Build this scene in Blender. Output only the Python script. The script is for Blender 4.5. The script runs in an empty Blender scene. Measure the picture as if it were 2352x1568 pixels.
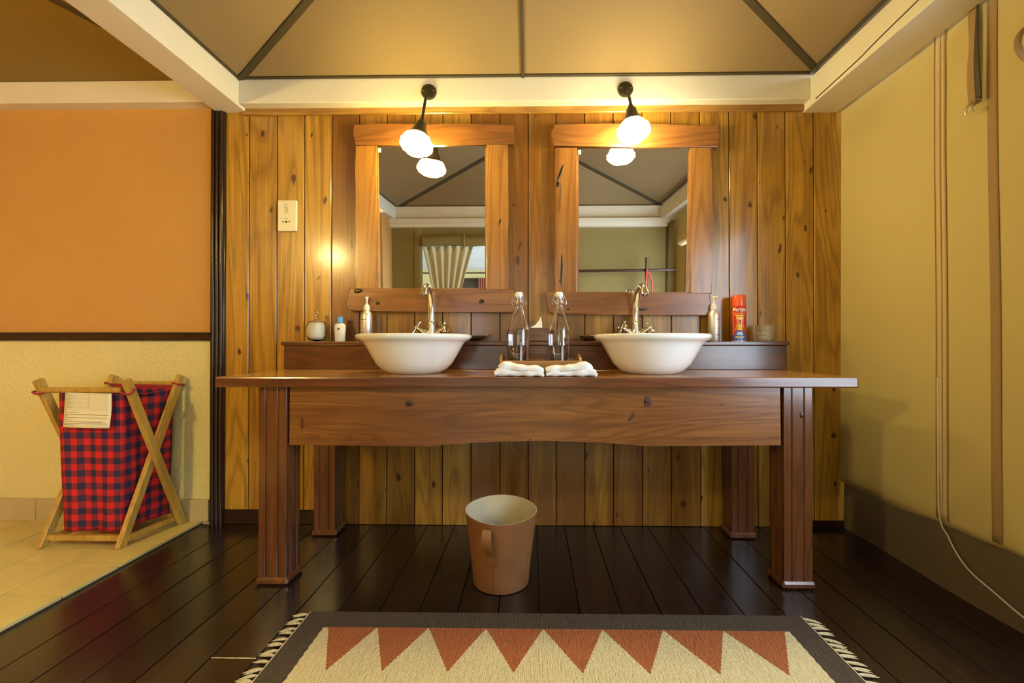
import bpy, bmesh, math, random
from mathutils import Vector, Matrix
random.seed(11)
scene = bpy.context.scene
C = scene.collection
PI = math.pi

# ---------------------------------------------------------------- camera
cam = bpy.data.cameras.new('camera')
cam.sensor_width = 36.0
cam.lens = 1050.0 / 2352.0 * 36.0
cam.shift_x = -29.0 / 2352.0
cam.clip_start = 0.01
cam_o = bpy.data.objects.new('camera', cam)
cam_o.location = (0.0, -2.108, 0.834)
cam_o.rotation_euler = (math.radians(90.33), 0.0, math.radians(0.9))
C.objects.link(cam_o)
scene.camera = cam_o

# ---------------------------------------------------------------- world, daylight, exposure
SKY = 9.0          # daylight outside the tent windows
LAMP = 125.0        # emission of the frosted lamp globes
world = bpy.data.worlds.new('overcast_sky')
scene.world = world
world.use_nodes = True
bg = world.node_tree.nodes['Background']
bg.inputs['Color'].default_value = (0.72, 0.85, 1.0, 1)
bg.inputs['Strength'].default_value = SKY

def portal(loc, rot, sx, sy):
    l = bpy.data.lights.new('window_portal', 'AREA')
    l.shape = 'RECTANGLE'; l.size = sx; l.size_y = sy
    l.cycles.is_portal = True
    o = bpy.data.objects.new('window_portal', l)
    o.location = loc; o.rotation_euler = rot
    C.objects.link(o)
portal((1.47, -1.52, 1.12), (0, math.radians(90), 0), 1.15, 1.2)      # side window, facing into the room
portal((-1.09, -6.10, 1.20), (math.radians(90), 0, 0), 0.5, 0.7)

vs = scene.view_settings
vs.view_transform = 'Standard'
vs.look = 'None'
vs.gamma = 1.0
vs.use_curve_mapping = False
vs.exposure = 0.38

# ---------------------------------------------------------------- material helpers
MATS = {}
class NT:
    def __init__(s, name):
        s.m = bpy.data.materials.new(name); s.m.use_nodes = True
        s.t = s.m.node_tree; s.n = s.t.nodes; s.l = s.t.links
        s.p = s.n['Principled BSDF']; MATS[name] = s.m
    def new(s, kind, **kw):
        nd = s.n.new(kind)
        for k, v in kw.items():
            if k in nd.inputs.keys() and not hasattr(nd, k): nd.inputs[k].default_value = v
            elif hasattr(nd, k): setattr(nd, k, v)
            else: nd.inputs[k].default_value = v
        return nd
    def link(s, a, b): s.l.new(a, b)
    def math(s, op, a, b=None, c=None, clamp=False):
        nd = s.n.new('ShaderNodeMath'); nd.operation = op; nd.use_clamp = clamp
        for i, v in enumerate((a, b, c)):
            if v is None: continue
            if isinstance(v, (int, float)): nd.inputs[i].default_value = v
            else: s.l.new(v, nd.inputs[i])
        return nd.outputs[0]
    def mix(s, f, a, b, blend='MIX'):
        nd = s.n.new('ShaderNodeMix'); nd.data_type = 'RGBA'; nd.blend_type = blend
        for i, v in ((0, f), (6, a), (7, b)):
            if isinstance(v, (int, float)): nd.inputs[i].default_value = v
            elif isinstance(v, tuple): nd.inputs[i].default_value = v if len(v) == 4 else v + (1,)
            else: s.l.new(v, nd.inputs[i])
        return nd.outputs[2]
    def ramp(s, f, stops):
        nd = s.n.new('ShaderNodeValToRGB'); e = nd.color_ramp.elements
        while len(e) < len(stops): e.new(0.5)
        for el, (p, c) in zip(e, stops):
            el.position = p; el.color = c if len(c) == 4 else c + (1,)
        s.l.new(f, nd.inputs[0]); return nd.outputs[0]
    def coords(s, scale=(1, 1, 1), rand=True):
        tc = s.n.new('ShaderNodeTexCoord'); src = tc.outputs['Object']
        if rand:
            oi = s.n.new('ShaderNodeObjectInfo')
            k = s.math('MULTIPLY', oi.outputs['Random'], 91.7)
            cb = s.n.new('ShaderNodeCombineXYZ')
            for i in range(3): s.l.new(k, cb.inputs[i])
            ad = s.n.new('ShaderNodeVectorMath'); ad.operation = 'ADD'
            s.l.new(src, ad.inputs[0]); s.l.new(cb.outputs[0], ad.inputs[1]); src = ad.outputs[0]
        mp = s.n.new('ShaderNodeMapping'); mp.inputs['Scale'].default_value = scale
        s.l.new(src, mp.inputs['Vector']); return mp.outputs[0]
    def noise(s, vec, scale, detail=4, rough=0.55, dist=0.0):
        nd = s.n.new('ShaderNodeTexNoise')
        nd.inputs['Scale'].default_value = scale; nd.inputs['Detail'].default_value = detail
        nd.inputs['Roughness'].default_value = rough; nd.inputs['Distortion'].default_value = dist
        if vec is not None: s.l.new(vec, nd.inputs['Vector'])
        return nd.outputs[0]
    def bump(s, h, strength=0.3, dist=0.01):
        nd = s.n.new('ShaderNodeBump'); nd.inputs['Strength'].default_value = strength
        nd.inputs['Distance'].default_value = dist
        s.l.new(h, nd.inputs['Height']); s.l.new(nd.outputs[0], s.p.inputs['Normal'])
    def base(s, c):
        if isinstance(c, tuple): s.p.inputs['Base Color'].default_value = c if len(c) == 4 else c + (1,)
        else: s.l.new(c, s.p.inputs['Base Color'])
    def set(s, **kw):
        for k, v in kw.items(): s.p.inputs[k.replace('_', ' ')].default_value = v

def plain(name, col, rough=0.5, metal=0.0, var=0.0, scale=8, bump=0.0, bscale=60, **kw):
    t = NT(name); t.set(Roughness=rough, Metallic=metal, **kw)
    if var or bump: v = t.coords()
    if var:
        n = t.noise(v, scale, 5)
        t.base(t.mix(n, tuple(c * (1 - var) for c in col), tuple(min(1, c * (1 + var)) for c in col)))
    else: t.base(col)
    if bump: t.bump(t.noise(v, bscale, 3), bump, 0.004)
    return t.m

def wood(name, light, dark, knot, axis='Z', rough=0.3, coat=0.3, grain=1.0, knots=0.62, bump=0.08, spread=0.5, streak=13.0, rings=1.0, coatr=0.15, flat=1):
    """varnished timber: grain along `axis`, tone differs from board to board, scattered knots"""
    t = NT(name)
    k = {'X': 0, 'Y': 1, 'Z': 2}[axis]
    def sc(a, b): v = [b, b, b]; v[k] = a; return tuple(v)
    oi = t.n.new('ShaderNodeObjectInfo')
    g1 = t.noise(t.coords(sc(0.9, streak)), 1.0 * grain, 6, 0.6, 0.9)
    g2 = t.noise(t.coords(sc(2.0, 130)), 1.0, 3, 0.6)
    tone = t.math('ADD', t.math('MULTIPLY', g1, 1.35), t.math('MULTIPLY', t.math('SUBTRACT', oi.outputs['Random'], 0.62), spread))
    mid = tuple((a + b) / 2 for a, b in zip(light, dark))
    col = t.ramp(tone, [(0.25, dark), (0.55, mid), (0.85, light)])
    col = t.mix(t.math('MULTIPLY', g2, 0.70), col, tuple(c * 0.45 for c in dark))
    low = t.noise(t.coords(sc(0.55, streak * 0.42)), 1.0, 2, 0.5, 0.4)
    ringw = t.math('POWER', t.math('MULTIPLY_ADD', t.math('SINE', t.math('MULTIPLY', low, 95.0 * rings)), 0.5, 0.5), 3.0)
    col = t.mix(t.math('MULTIPLY', ringw, 0.48), col, tuple(c * 0.62 for c in dark))
    blot = t.ramp(t.noise(t.coords(sc(2.2, 6.0)), 1.0, 4, 0.6, 0.6), [(0.50, (0, 0, 0)), (0.72, (1, 1, 1))])
    col = t.mix(t.math('MULTIPLY', blot, 0.42), col, tuple(c * 0.6 for c in dark))
    vo = t.n.new('ShaderNodeTexVoronoi'); vo.inputs['Scale'].default_value = 1.0
    kv = list(sc(4.5, 8.0)); kv[flat] = 0.0
    vv = t.coords(tuple(kv)); warp = t.n.new('ShaderNodeVectorMath'); warp.operation = 'ADD'
    nz = t.n.new('ShaderNodeTexNoise'); nz.inputs['Scale'].default_value = 2.5; t.link(vv, nz.inputs['Vector'])
    sm = t.n.new('ShaderNodeVectorMath'); sm.operation = 'SCALE'; sm.inputs['Scale'].default_value = 0.35
    t.link(nz.outputs[1], sm.inputs[0]); t.link(vv, warp.inputs[0]); t.link(sm.outputs[0], warp.inputs[1])
    vo.voronoi_dimensions = '2D'
    sx = t.n.new('ShaderNodeSeparateXYZ'); t.link(warp.outputs[0], sx.inputs[0]); cx2 = t.n.new('ShaderNodeCombineXYZ')
    for ii, kk in enumerate([q for q in range(3) if q != flat]): t.link(sx.outputs[kk], cx2.inputs[ii])
    t.link(cx2.outputs[0], vo.inputs['Vector'])
    sep = t.n.new('ShaderNodeSeparateColor'); t.link(vo.outputs['Color'], sep.inputs[0])
    on = t.math('GREATER_THAN', sep.outputs[0], knots)
    size = t.math('MULTIPLY_ADD', sep.outputs[1], 0.085, 0.03)
    kn = t.math('MULTIPLY', t.math('SUBTRACT', 1.0, t.math('DIVIDE', vo.outputs['Distance'], size), clamp=True), 2.2, clamp=True)
    kf = t.math('MULTIPLY', kn, on)
    col = t.mix(kf, col, knot)
    t.base(col)
    t.set(Roughness=rough, Coat_Weight=coat, Coat_Roughness=coatr)
    fine = t.noise(t.coords((1, 1, 1)), 260, 2)
    t.bump(t.math('ADD', g2, t.math('MULTIPLY', fine, 0.35)), bump, 0.003)
    return t.m

pine = wood('varnished_pine', (0.70, 0.385, 0.045), (0.27, 0.102, 0.012), (0.075, 0.026, 0.008), 'Z', 0.32, 0.5, knots=0.45, bump=0.30, spread=0.75)
pine_x = wood('varnished_pine_strip', (0.56, 0.30, 0.055), (0.27, 0.105, 0.018), (0.055, 0.018, 0.006), 'X', 0.3, 0.3)
frame_x = wood('mirror_rail_wood', (0.42, 0.17, 0.04), (0.20, 0.07, 0.018), (0.03, 0.01, 0.004), 'X', 0.3, 0.3, knots=0.8, spread=0.3)
frame_z = wood('mirror_stile_wood', (0.52, 0.24, 0.05), (0.27, 0.10, 0.02), (0.04, 0.014, 0.005), 'Z', 0.25, 0.35, knots=0.8, spread=0.3)
top_lit_x = wood('table_top_wood_lit', (0.74, 0.36, 0.08), (0.44, 0.18, 0.04), (0.03, 0.01, 0.004), 'X', 0.2, 0.5, knots=0.9, spread=0.1, bump=0.08, flat=2)  # lightened so the top looks lit and glossy; same wood as the edge
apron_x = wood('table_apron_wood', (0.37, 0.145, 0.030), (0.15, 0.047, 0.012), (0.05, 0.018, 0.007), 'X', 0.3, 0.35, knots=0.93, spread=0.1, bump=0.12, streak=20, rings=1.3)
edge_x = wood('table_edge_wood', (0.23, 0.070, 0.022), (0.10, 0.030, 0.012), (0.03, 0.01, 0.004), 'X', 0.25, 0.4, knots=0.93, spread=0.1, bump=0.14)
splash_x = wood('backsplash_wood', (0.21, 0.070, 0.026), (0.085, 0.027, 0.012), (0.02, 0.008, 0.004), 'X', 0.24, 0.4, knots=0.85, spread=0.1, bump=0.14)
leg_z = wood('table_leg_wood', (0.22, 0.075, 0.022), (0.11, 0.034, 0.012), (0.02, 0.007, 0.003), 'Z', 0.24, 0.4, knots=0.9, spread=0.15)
tray_x = wood('tray_wood', (0.46, 0.22, 0.06), (0.30, 0.12, 0.03), (0.1, 0.04, 0.01), 'X', 0.4, 0.1, knots=0.97, spread=0.1)
floor_y = wood('dark_floor_board', (0.036, 0.017, 0.010), (0.016, 0.008, 0.006), (0.008, 0.004, 0.003), 'Y', 0.26, 0.25, knots=0.95, spread=0.5, bump=0.12, flat=2)
stick = wood('hamper_stick_wood', (0.70, 0.46, 0.10), (0.52, 0.29, 0.05), (0.2, 0.09, 0.02), 'Z', 0.45, 0.1, knots=0.97, spread=0.3)
dark_trim = plain('dark_stained_trim', (0.028, 0.013, 0.008), 0.22, var=0.25, scale=20)
rack_wood = plain('dark_rack_wood', (0.06, 0.022, 0.012), 0.3, var=0.2)
knot_m = plain('dark_knot', (0.022, 0.009, 0.004), 0.35, var=0.4, scale=60)
knot_soft = plain('brown_knot', (0.085, 0.030, 0.010), 0.35, var=0.5, scale=70)

def plaster(name, a, b, bump):
    t = NT(name); v = t.coords(rand=False)
    n = t.noise(v, 2.2, 5); t.base(t.mix(n, a, b)); t.set(Roughness=0.75)
    h = t.math('ADD', t.noise(v, 26, 6, 0.6, 1.5), t.math('MULTIPLY', t.noise(v, 90, 3), 0.3)); t.bump(h, bump, 0.02)
    return t.m
orange_pl = plaster('orange_plaster', (0.53, 0.275, 0.065), (0.61, 0.33, 0.085), 0.16)
cream_pl = plaster('cream_plaster', (0.72, 0.63, 0.27), (0.80, 0.71, 0.33), 0.4)
white_paint = plain('cream_white_paint', (0.80, 0.74, 0.60), 0.5, var=0.05, scale=5, bump=0.06, bscale=25)

def fabric(name, a, b, scale=1.5, weave=420, bump=0.1, trans=0.0):
    t = NT(name); v = t.coords(rand=False)
    n = t.noise(v, scale, 5, 0.6, 0.4)
    c = t.mix(n, a, b); c = t.mix(t.math('MULTIPLY', t.noise(v, weave, 2), 0.35), c, tuple(x * 0.55 for x in a))
    t.base(c); t.set(Roughness=0.9)
    t.bump(t.noise(v, weave, 2), bump, 0.002)
    return t.m
canvas_wall = fabric('mustard_canvas', (0.58, 0.455, 0.17), (0.69, 0.55, 0.225))
canvas_band = fabric('brown_canvas_band', (0.36, 0.22, 0.09), (0.42, 0.27, 0.11))
canvas_seam = fabric('pale_canvas_seam', (0.66, 0.47, 0.20), (0.74, 0.55, 0.26))
canvas_skirt = fabric('grey_canvas_skirt', (0.15, 0.105, 0.062), (0.20, 0.145, 0.088))
canvas_roof = fabric('tan_roof_canvas', (0.28, 0.188, 0.082), (0.335, 0.23, 0.104), 1.1)
canvas_olive = fabric('olive_roof_canvas', (0.22, 0.145, 0.03), (0.28, 0.18, 0.04), 1.1)
canvas_rear = fabric('olive_wall_canvas', (0.27, 0.20, 0.065), (0.33, 0.25, 0.085))
rib_m = plain('dark_olive_rib', (0.060, 0.042, 0.014), 0.6, var=0.2)
white_canvas = fabric('white_tent_canvas', (0.80, 0.80, 0.78), (0.86, 0.86, 0.84))
cream_cloth = fabric('cream_curtain_cloth', (0.72, 0.64, 0.40), (0.80, 0.72, 0.48))
red_cloth = fabric('rust_curtain_cloth', (0.40, 0.10, 0.05), (0.48, 0.14, 0.07))
tile_m = plain('cream_floor_tile', (0.62, 0.51, 0.19), 0.3, var=0.18, scale=9, bump=0.04)
skirt_tile = plain('beige_skirting_tile', (0.52, 0.42, 0.22), 0.35, var=0.12, scale=9)
grout_m = plain('dark_grout', (0.055, 0.036, 0.018), 0.9)
ceramic = plain('white_ceramic', (0.84, 0.83, 0.78), 0.08, Coat_Weight=0.4)
chrome = plain('polished_tap_metal', (0.80, 0.78, 0.70), 0.14, 1.0)
steel = plain('steel_wire', (0.62, 0.58, 0.48), 0.25, 1.0)
alu = plain('brushed_aluminium', (0.80, 0.80, 0.76), 0.42, 0.9, var=0.05, scale=60)
iron = plain('dark_bronze_metal', (0.035, 0.026, 0.010), 0.4, 0.3)
white_plastic = plain('white_plastic', (0.82, 0.80, 0.72), 0.3)
blue_plastic = plain('light_blue_plastic', (0.10, 0.33, 0.68), 0.3)
socket_m = plain('cream_socket_plastic', (0.80, 0.74, 0.50), 0.35)
black_m = plain('black_print', (0.015, 0.012, 0.010), 0.6)
grey_m = plain('grey_print', (0.20, 0.17, 0.10), 0.6)
red_can = plain('red_can_lacquer', (0.62, 0.035, 0.015), 0.22, 0.1)
red_cap = plain('orange_red_cap_plastic', (0.82, 0.11, 0.03), 0.25)
yellow_m = plain('yellow_print', (0.88, 0.62, 0.07), 0.35)
orange_m = plain('orange_print', (0.86, 0.22, 0.03), 0.35)
bluep_m = plain('blue_print', (0.02, 0.12, 0.52), 0.35)
whitep_m = plain('white_print', (0.88, 0.86, 0.80), 0.4)
paper_m = plain('cream_paper', (0.80, 0.75, 0.50), 0.8)
tissue_m = plain('white_tissue', (0.88, 0.86, 0.74), 0.85)
cotton_m = plain('white_cotton', (0.92, 0.91, 0.86), 0.95, bump=0.3, bscale=160)
towel_m = plain('white_terry', (0.92, 0.92, 0.91), 0.95, bump=0.7, bscale=420)
leather = plain('tan_leather', (0.205, 0.086, 0.028), 0.48, var=0.35, scale=11, bump=0.08, bscale=120)
leather_in = plain('pale_suede', (0.52, 0.44, 0.28), 0.9, var=0.15, scale=14)
stitch_m = plain('waxed_stitch_thread', (0.10, 0.04, 0.02), 0.7)
mirror_m = plain('mirror_silver', (0.86, 0.87, 0.84), 0.015, 1.0)
soap_m = plain('dark_horn_dish', (0.05, 0.028, 0.014), 0.3, var=0.3)
red_bead = plain('red_beads', (0.60, 0.03, 0.03), 0.4)
cord_m = plain('white_cable', (0.70, 0.66, 0.56), 0.4)
tie_m = plain('maroon_cloth_tie', (0.30, 0.02, 0.03), 0.85)

def wool(name, a, b):
    t = NT(name); v = t.coords(rand=False)
    n = t.noise(v, 140, 3); m = t.noise(t.coords((260, 30, 30), False), 1.0, 2)
    t.base(t.mix(t.math('MULTIPLY_ADD', n, 0.6, t.math('MULTIPLY', m, 0.4)), a, b)); t.set(Roughness=0.95)
    t.bump(t.math('ADD', n, m), 0.9, 0.006); return t.m
wool_cream = wool('cream_wool', (0.48, 0.38, 0.18), (0.82, 0.70, 0.40))
wool_dark = wool('charcoal_wool', (0.022, 0.015, 0.009), (0.115, 0.080, 0.046))
wool_rust = wool('rust_wool', (0.25, 0.060, 0.014), (0.48, 0.155, 0.045))
fringe_m = wool('fringe_yarn', (0.58, 0.48, 0.28), (0.82, 0.70, 0.44))

t = NT('clear_glass'); t.base((1, 1, 1)); t.set(Roughness=0.0, IOR=1.45, Transmission_Weight=1.0); glass = t.m
t = NT('pale_green_glass'); t.base((0.98, 0.99, 0.92)); t.set(Roughness=0.02, IOR=1.12, Transmission_Weight=1.0); glass_g = t.m
t = NT('clear_water'); t.base((1, 1, 1)); t.set(Roughness=0.0, IOR=1.33, Transmission_Weight=1.0); water = t.m
t = NT('cloudy_plastic'); t.base((0.95, 0.92, 0.82)); t.set(Roughness=0.15, IOR=1.15, Transmission_Weight=0.9); cloudy = t.m

def globe_mat(name, col, k):
    t = NT(name); t.base((0.9, 0.85, 0.7)); t.set(Roughness=0.3, Emission_Strength=k)
    t.p.inputs['Emission Color'].default_value = col + (1,); return t.m
globe_y = globe_mat('lit_lamp_globe_warm', (1.0, 0.80, 0.26), LAMP * 0.85)
globe_r = globe_mat('lit_lamp_globe_strong', (1.0, 0.80, 0.30), LAMP * 4.2)
globe_w = globe_mat('lit_lamp_globe_pale', (1.0, 0.84, 0.42), LAMP * 0.85)

t = NT('red_navy_gingham')
tc = t.n.new('ShaderNodeTexCoord'); sp = t.n.new('ShaderNodeSeparateXYZ'); t.link(tc.outputs['UV'], sp.inputs[0])
su = t.math('GREATER_THAN', t.math('FRACT', t.math('DIVIDE', sp.outputs[0], 0.052)), 0.5)
sv = t.math('GREATER_THAN', t.math('FRACT', t.math('DIVIDE', sp.outputs[1], 0.052)), 0.5)
both = t.math('ADD', su, sv)
t.base(t.ramp(t.math('MULTIPLY', both, 0.5), [(0.0, (0.60, 0.010, 0.022)), (0.5, (0.21, 0.014, 0.024)), (1.0, (0.016, 0.014, 0.075))]))
t.set(Roughness=0.85)
plaid = t.m

# ---------------------------------------------------------------- object helpers
def tag(o, label, cat, group=None, kind=None):
    o['label'] = label; o['category'] = cat
    if group: o['group'] = group
    if kind: o['kind'] = kind
    return o
def thing(name, label, cat, loc=(0, 0, 0), group=None):
    o = bpy.data.objects.new(name, None); o.empty_display_size = 0.05
    C.objects.link(o); o.location = loc
    return tag(o, label, cat, group)
def origin(p):
    v = Vector((0, 0, 0))
    while p is not None: v = v + p.location; p = p.parent
    return v
def finish(name, bm, m, parent=None, loc=None, smooth=False, label=None):
    """bm holds world coordinates; the object gets its origin at `loc` (world)"""
    po = origin(parent)
    l = po if loc is None else Vector(loc)
    bmesh.ops.translate(bm, verts=bm.verts, vec=-l)
    bmesh.ops.recalc_face_normals(bm, faces=bm.faces)
    me = bpy.data.meshes.new(name); bm.to_mesh(me); bm.free()
    for mm in (m if isinstance(m, (list, tuple)) else [m]): me.materials.append(mm)
    if smooth:
        for p in me.polygons: p.use_smooth = True
        if smooth != 'all':
            try: me.set_sharp_from_angle(angle=math.radians(38))
            except Exception: pass
    o = bpy.data.objects.new(name, me); C.objects.link(o)
    o.parent = parent; o.location = l - po
    if label: o['label'] = label
    return o
def copy_part(src, parent, loc, rotz=0.0, name=None):
    o = src.copy(); C.objects.link(o); o.parent = parent
    o.location = Vector(loc) - origin(parent); o.rotation_euler = (0, 0, rotz)
    if name: o.name = name
    return o
def add_box(bm, x0, x1, y0, y1, z0, z1, bev=0.0, seg=1):
    r = bmesh.ops.create_cube(bm, size=1.0)
    M = Matrix.Translation(((x0 + x1) / 2, (y0 + y1) / 2, (z0 + z1) / 2)) @ Matrix.Diagonal((abs(x1 - x0), abs(y1 - y0), abs(z1 - z0), 1))
    bmesh.ops.transform(bm, matrix=M, verts=r['verts'])
    if bev:
        es = list({e for v in r['verts'] for e in v.link_edges})
        bmesh.ops.bevel(bm, geom=es, offset=bev, segments=seg, affect='EDGES', profile=0.6)
def box(name, x0, x1, y0, y1, z0, z1, m, parent=None, bev=0.0, seg=1, **kw):
    bm = bmesh.new(); add_box(bm, x0, x1, y0, y1, z0, z1, bev, seg)
    return finish(name, bm, m, parent, **kw)
def add_prism(bm, pts, y0, y1, bev=0.0):
    """polygon in the x-z plane, extruded along y from y0 to y1"""
    a = [bm.verts.new((x, y0, z)) for x, z in pts]; b = [bm.verts.new((x, y1, z)) for x, z in pts]
    fs = [bm.faces.new(a), bm.faces.new(b[::-1])]
    n = len(pts)
    for i in range(n): fs.append(bm.faces.new((a[i], b[i], b[(i + 1) % n], a[(i + 1) % n])))
    if bev:
        es = [e for e in {e for v in a for e in v.link_edges} if all(v in a for v in e.verts)]
        bmesh.ops.bevel(bm, geom=es, offset=bev, segments=2, affect='EDGES', profile=0.6)
def add_flat(bm, pts, z0, z1):
    """polygon in the x-y plane, extruded from z0 to z1"""
    a = [bm.verts.new((x, y, z1)) for x, y in pts]; b = [bm.verts.new((x, y, z0)) for x, y in pts]
    bm.faces.new(a); bm.faces.new(b[::-1]); n = len(pts)
    for i in range(n): bm.faces.new((a[i], b[i], b[(i + 1) % n], a[(i + 1) % n]))
def add_lathe(bm, prof, c=(0, 0, 0), seg=32, M=None):
    rings = []; vs_ = []
    for r, z in prof:
        if r < 1e-6: ring = [bm.verts.new((0, 0, z))]
        else: ring = [bm.verts.new((r * math.cos(2 * PI * i / seg), r * math.sin(2 * PI * i / seg), z)) for i in range(seg)]
        rings.append(ring); vs_ += ring
    for a, b in zip(rings, rings[1:]):
        for i in range(seg):
            j = (i + 1) % seg
            if len(a) == 1 and len(b) == 1: continue
            if len(a) == 1: bm.faces.new((a[0], b[i], b[j]))
            elif len(b) == 1: bm.faces.new((a[i], b[0], a[j]))
            else: bm.faces.new((a[i], b[i], b[j], a[j]))
    if M is not None: bmesh.ops.transform(bm, matrix=M, verts=vs_)
    bmesh.ops.translate(bm, verts=vs_, vec=Vector(c))
    return vs_
def lathe(name, prof, c, m, parent=None, seg=32, M=None, smooth=True, **kw):
    bm = bmesh.new(); add_lathe(bm, prof, c, seg, M)
    return finish(name, bm, m, parent, smooth=smooth, **kw)
def add_tube(bm, pts, rad, seg=10, cap=True, flat=1.0):
    pts = [Vector(p) for p in pts]; n = len(pts)
    if isinstance(rad, (int, float)): rad = [rad] * n
    prev = None; rings = []
    for i, p in enumerate(pts):
        d = (pts[min(i + 1, n - 1)] - pts[max(i - 1, 0)]).normalized()
        if prev is None:
            up = Vector((0, 0, 1)) if abs(d.z) < 0.9 else Vector((1, 0, 0))
            u = d.cross(up).normalized()
        else: u = (prev - d * prev.dot(d)).normalized()
        prev = u; w = d.cross(u)
        rings.append([bm.verts.new(p + (u * math.cos(2 * PI * k / seg) + w * flat * math.sin(2 * PI * k / seg)) * rad[i]) for k in range(seg)])
    for a, b in zip(rings, rings[1:]):
        for k in range(seg): bm.faces.new((a[k], a[(k + 1) % seg], b[(k + 1) % seg], b[k]))
    if cap: bm.faces.new(rings[0][::-1]); bm.faces.new(rings[-1])
def tube(name, pts, rad, m, parent=None, seg=10, **kw):
    bm = bmesh.new(); add_tube(bm, pts, rad, seg); return finish(name, bm, m, parent, smooth=True, **kw)
def add_bar(bm, p, q, w, h, side, bev=0.0015):
    """rectangular bar from p to q; `side` = direction of the width w"""
    p, q = Vector(p), Vector(q); d = (q - p).normalized()
    s = (Vector(side) - d * d.dot(Vector(side))).normalized(); u = d.cross(s)
    r = bmesh.ops.create_cube(bm, size=1.0)
    M = Matrix((s, d, u)).transposed().to_4x4() @ Matrix.Diagonal((w, (q - p).length, h, 1))
    M.translation = (p + q) / 2
    bmesh.ops.transform(bm, matrix=M, verts=r['verts'])
    if bev:
        es = list({e for v in r['verts'] for e in v.link_edges})
        bmesh.ops.bevel(bm, geom=es, offset=bev, segments=1, affect='EDGES')
def bar(name, p, q, w, h, side, m, parent=None, **kw):
    bm = bmesh.new(); add_bar(bm, p, q, w, h, side); return finish(name, bm, m, parent, **kw)
def catmull(P, n=8):
    P = [Vector(p) for p in P]; out = []
    for i in range(len(P) - 1):
        a, b, c, d = P[max(i - 1, 0)], P[i], P[i + 1], P[min(i + 2, len(P) - 1)]
        for k in range(n):
            s = k / n
            out.append(0.5 * ((2 * b) + (c - a) * s + (2 * a - 5 * b + 4 * c - d) * s * s + (3 * b - a - 3 * c + d) * s ** 3))
    out.append(P[-1]); return out
def struct(o, label, cat): return tag(o, label, cat, kind='structure')
def grid(name, fn, nu, nv, m, parent=None, thick=0.0, skip=None, **kw):
    bm = bmesh.new(); V = [[bm.verts.new(fn(i / nu, j / nv)) for j in range(nv + 1)] for i in range(nu + 1)]
    for i in range(nu):
        for j in range(nv):
            if skip and skip((i + 0.5) / nu, (j + 0.5) / nv): continue
            bm.faces.new((V[i][j], V[i + 1][j], V[i + 1][j + 1], V[i][j + 1]))
    o = finish(name, bm, m, parent, **kw)
    if thick:
        md = o.modifiers.new('thickness', 'SOLIDIFY'); md.thickness = thick; md.offset = 0
    return o
def text_mesh(body, size, bold=0.0):
    cu = bpy.data.curves.new('lettering', 'FONT'); cu.body = body; cu.size = size; cu.align_x = 'CENTER'
    cu.offset = bold; cu.resolution_u = 2
    o = bpy.data.objects.new('lettering', cu); C.objects.link(o)
    bpy.context.view_layer.update()
    me = bpy.data.meshes.new_from_object(o.evaluated_get(bpy.context.evaluated_depsgraph_get()))
    bpy.data.objects.remove(o); bpy.data.curves.remove(cu)
    bm = bmesh.new(); bm.from_mesh(me); bpy.data.meshes.remove(me); return bm

# ================================================================ THE SETTING
# ---- dark wooden floor
fl = struct(box('floor', -1.53, 1.46, -2.50, 0.02, -0.10, -0.022, dark_trim), 'dark stained timber floor of the washroom', 'floor')
x = -1.53; edges = [-1.53 + 0.1265 * 0 + 0.0, ]
lines = [-1.53, -1.362, -1.236, -1.110, -0.984, -0.857, -0.731, -0.606, -0.480, -0.354, -0.233, -0.105, 0.023, 0.150, 0.280, 0.402, 0.530, 0.656, 0.782, 0.908, 1.034, 1.160, 1.286, 1.455]
for a, b in zip(lines, lines[1:]):
    cut = random.choice([None, None, -0.9, -1.3, -0.5]) if a < -0.7 or a > 0.6 else None
    cut = None if a > 0 else cut
    segs = [(-2.48, 0.0)] if cut is None else [(-2.48, cut - 0.001), (cut + 0.001, 0.0)]
    for y0, y1 in segs:
        box('floor_board', a + 0.0012, b - 0.0012, y0, y1, -0.022, random.uniform(-0.0012, 0.0), floor_y, fl, 0.0016, loc=((a + b) / 2, (y0 + y1) / 2, -0.01))
# ---- tiled floor of the left compartment
ft = struct(box('floor_tiled', -3.45, -1.53, -2.50, 0.02, -0.10, 0.004, grout_m), 'cream tiled floor beside the dark boards', 'floor')
cols = [-1.53 - 0.2035 * i for i in range(10)]
rows = [0.0, -0.024] + [-0.024 - 0.2035 * i for i in range(1, 13)]
cache = {}
for b, a in zip(cols, cols[1:]):
    for y1, y0 in zip(rows, rows[1:]):
        key = round(y1 - y0, 3)
        cx, cy = (a + b) / 2, (y0 + y1) / 2
        if key not in cache:
            cache[key] = box('tile', a + 0.0026, b - 0.0026, y0 + 0.0026, y1 - 0.0026, 0.0, 0.0135, tile_m, ft, 0.0008, loc=(cx, cy, 0.006))
        else: copy_part(cache[key], ft, (cx, cy, 0.006 + random.uniform(-0.0006, 0.0006)))
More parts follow.
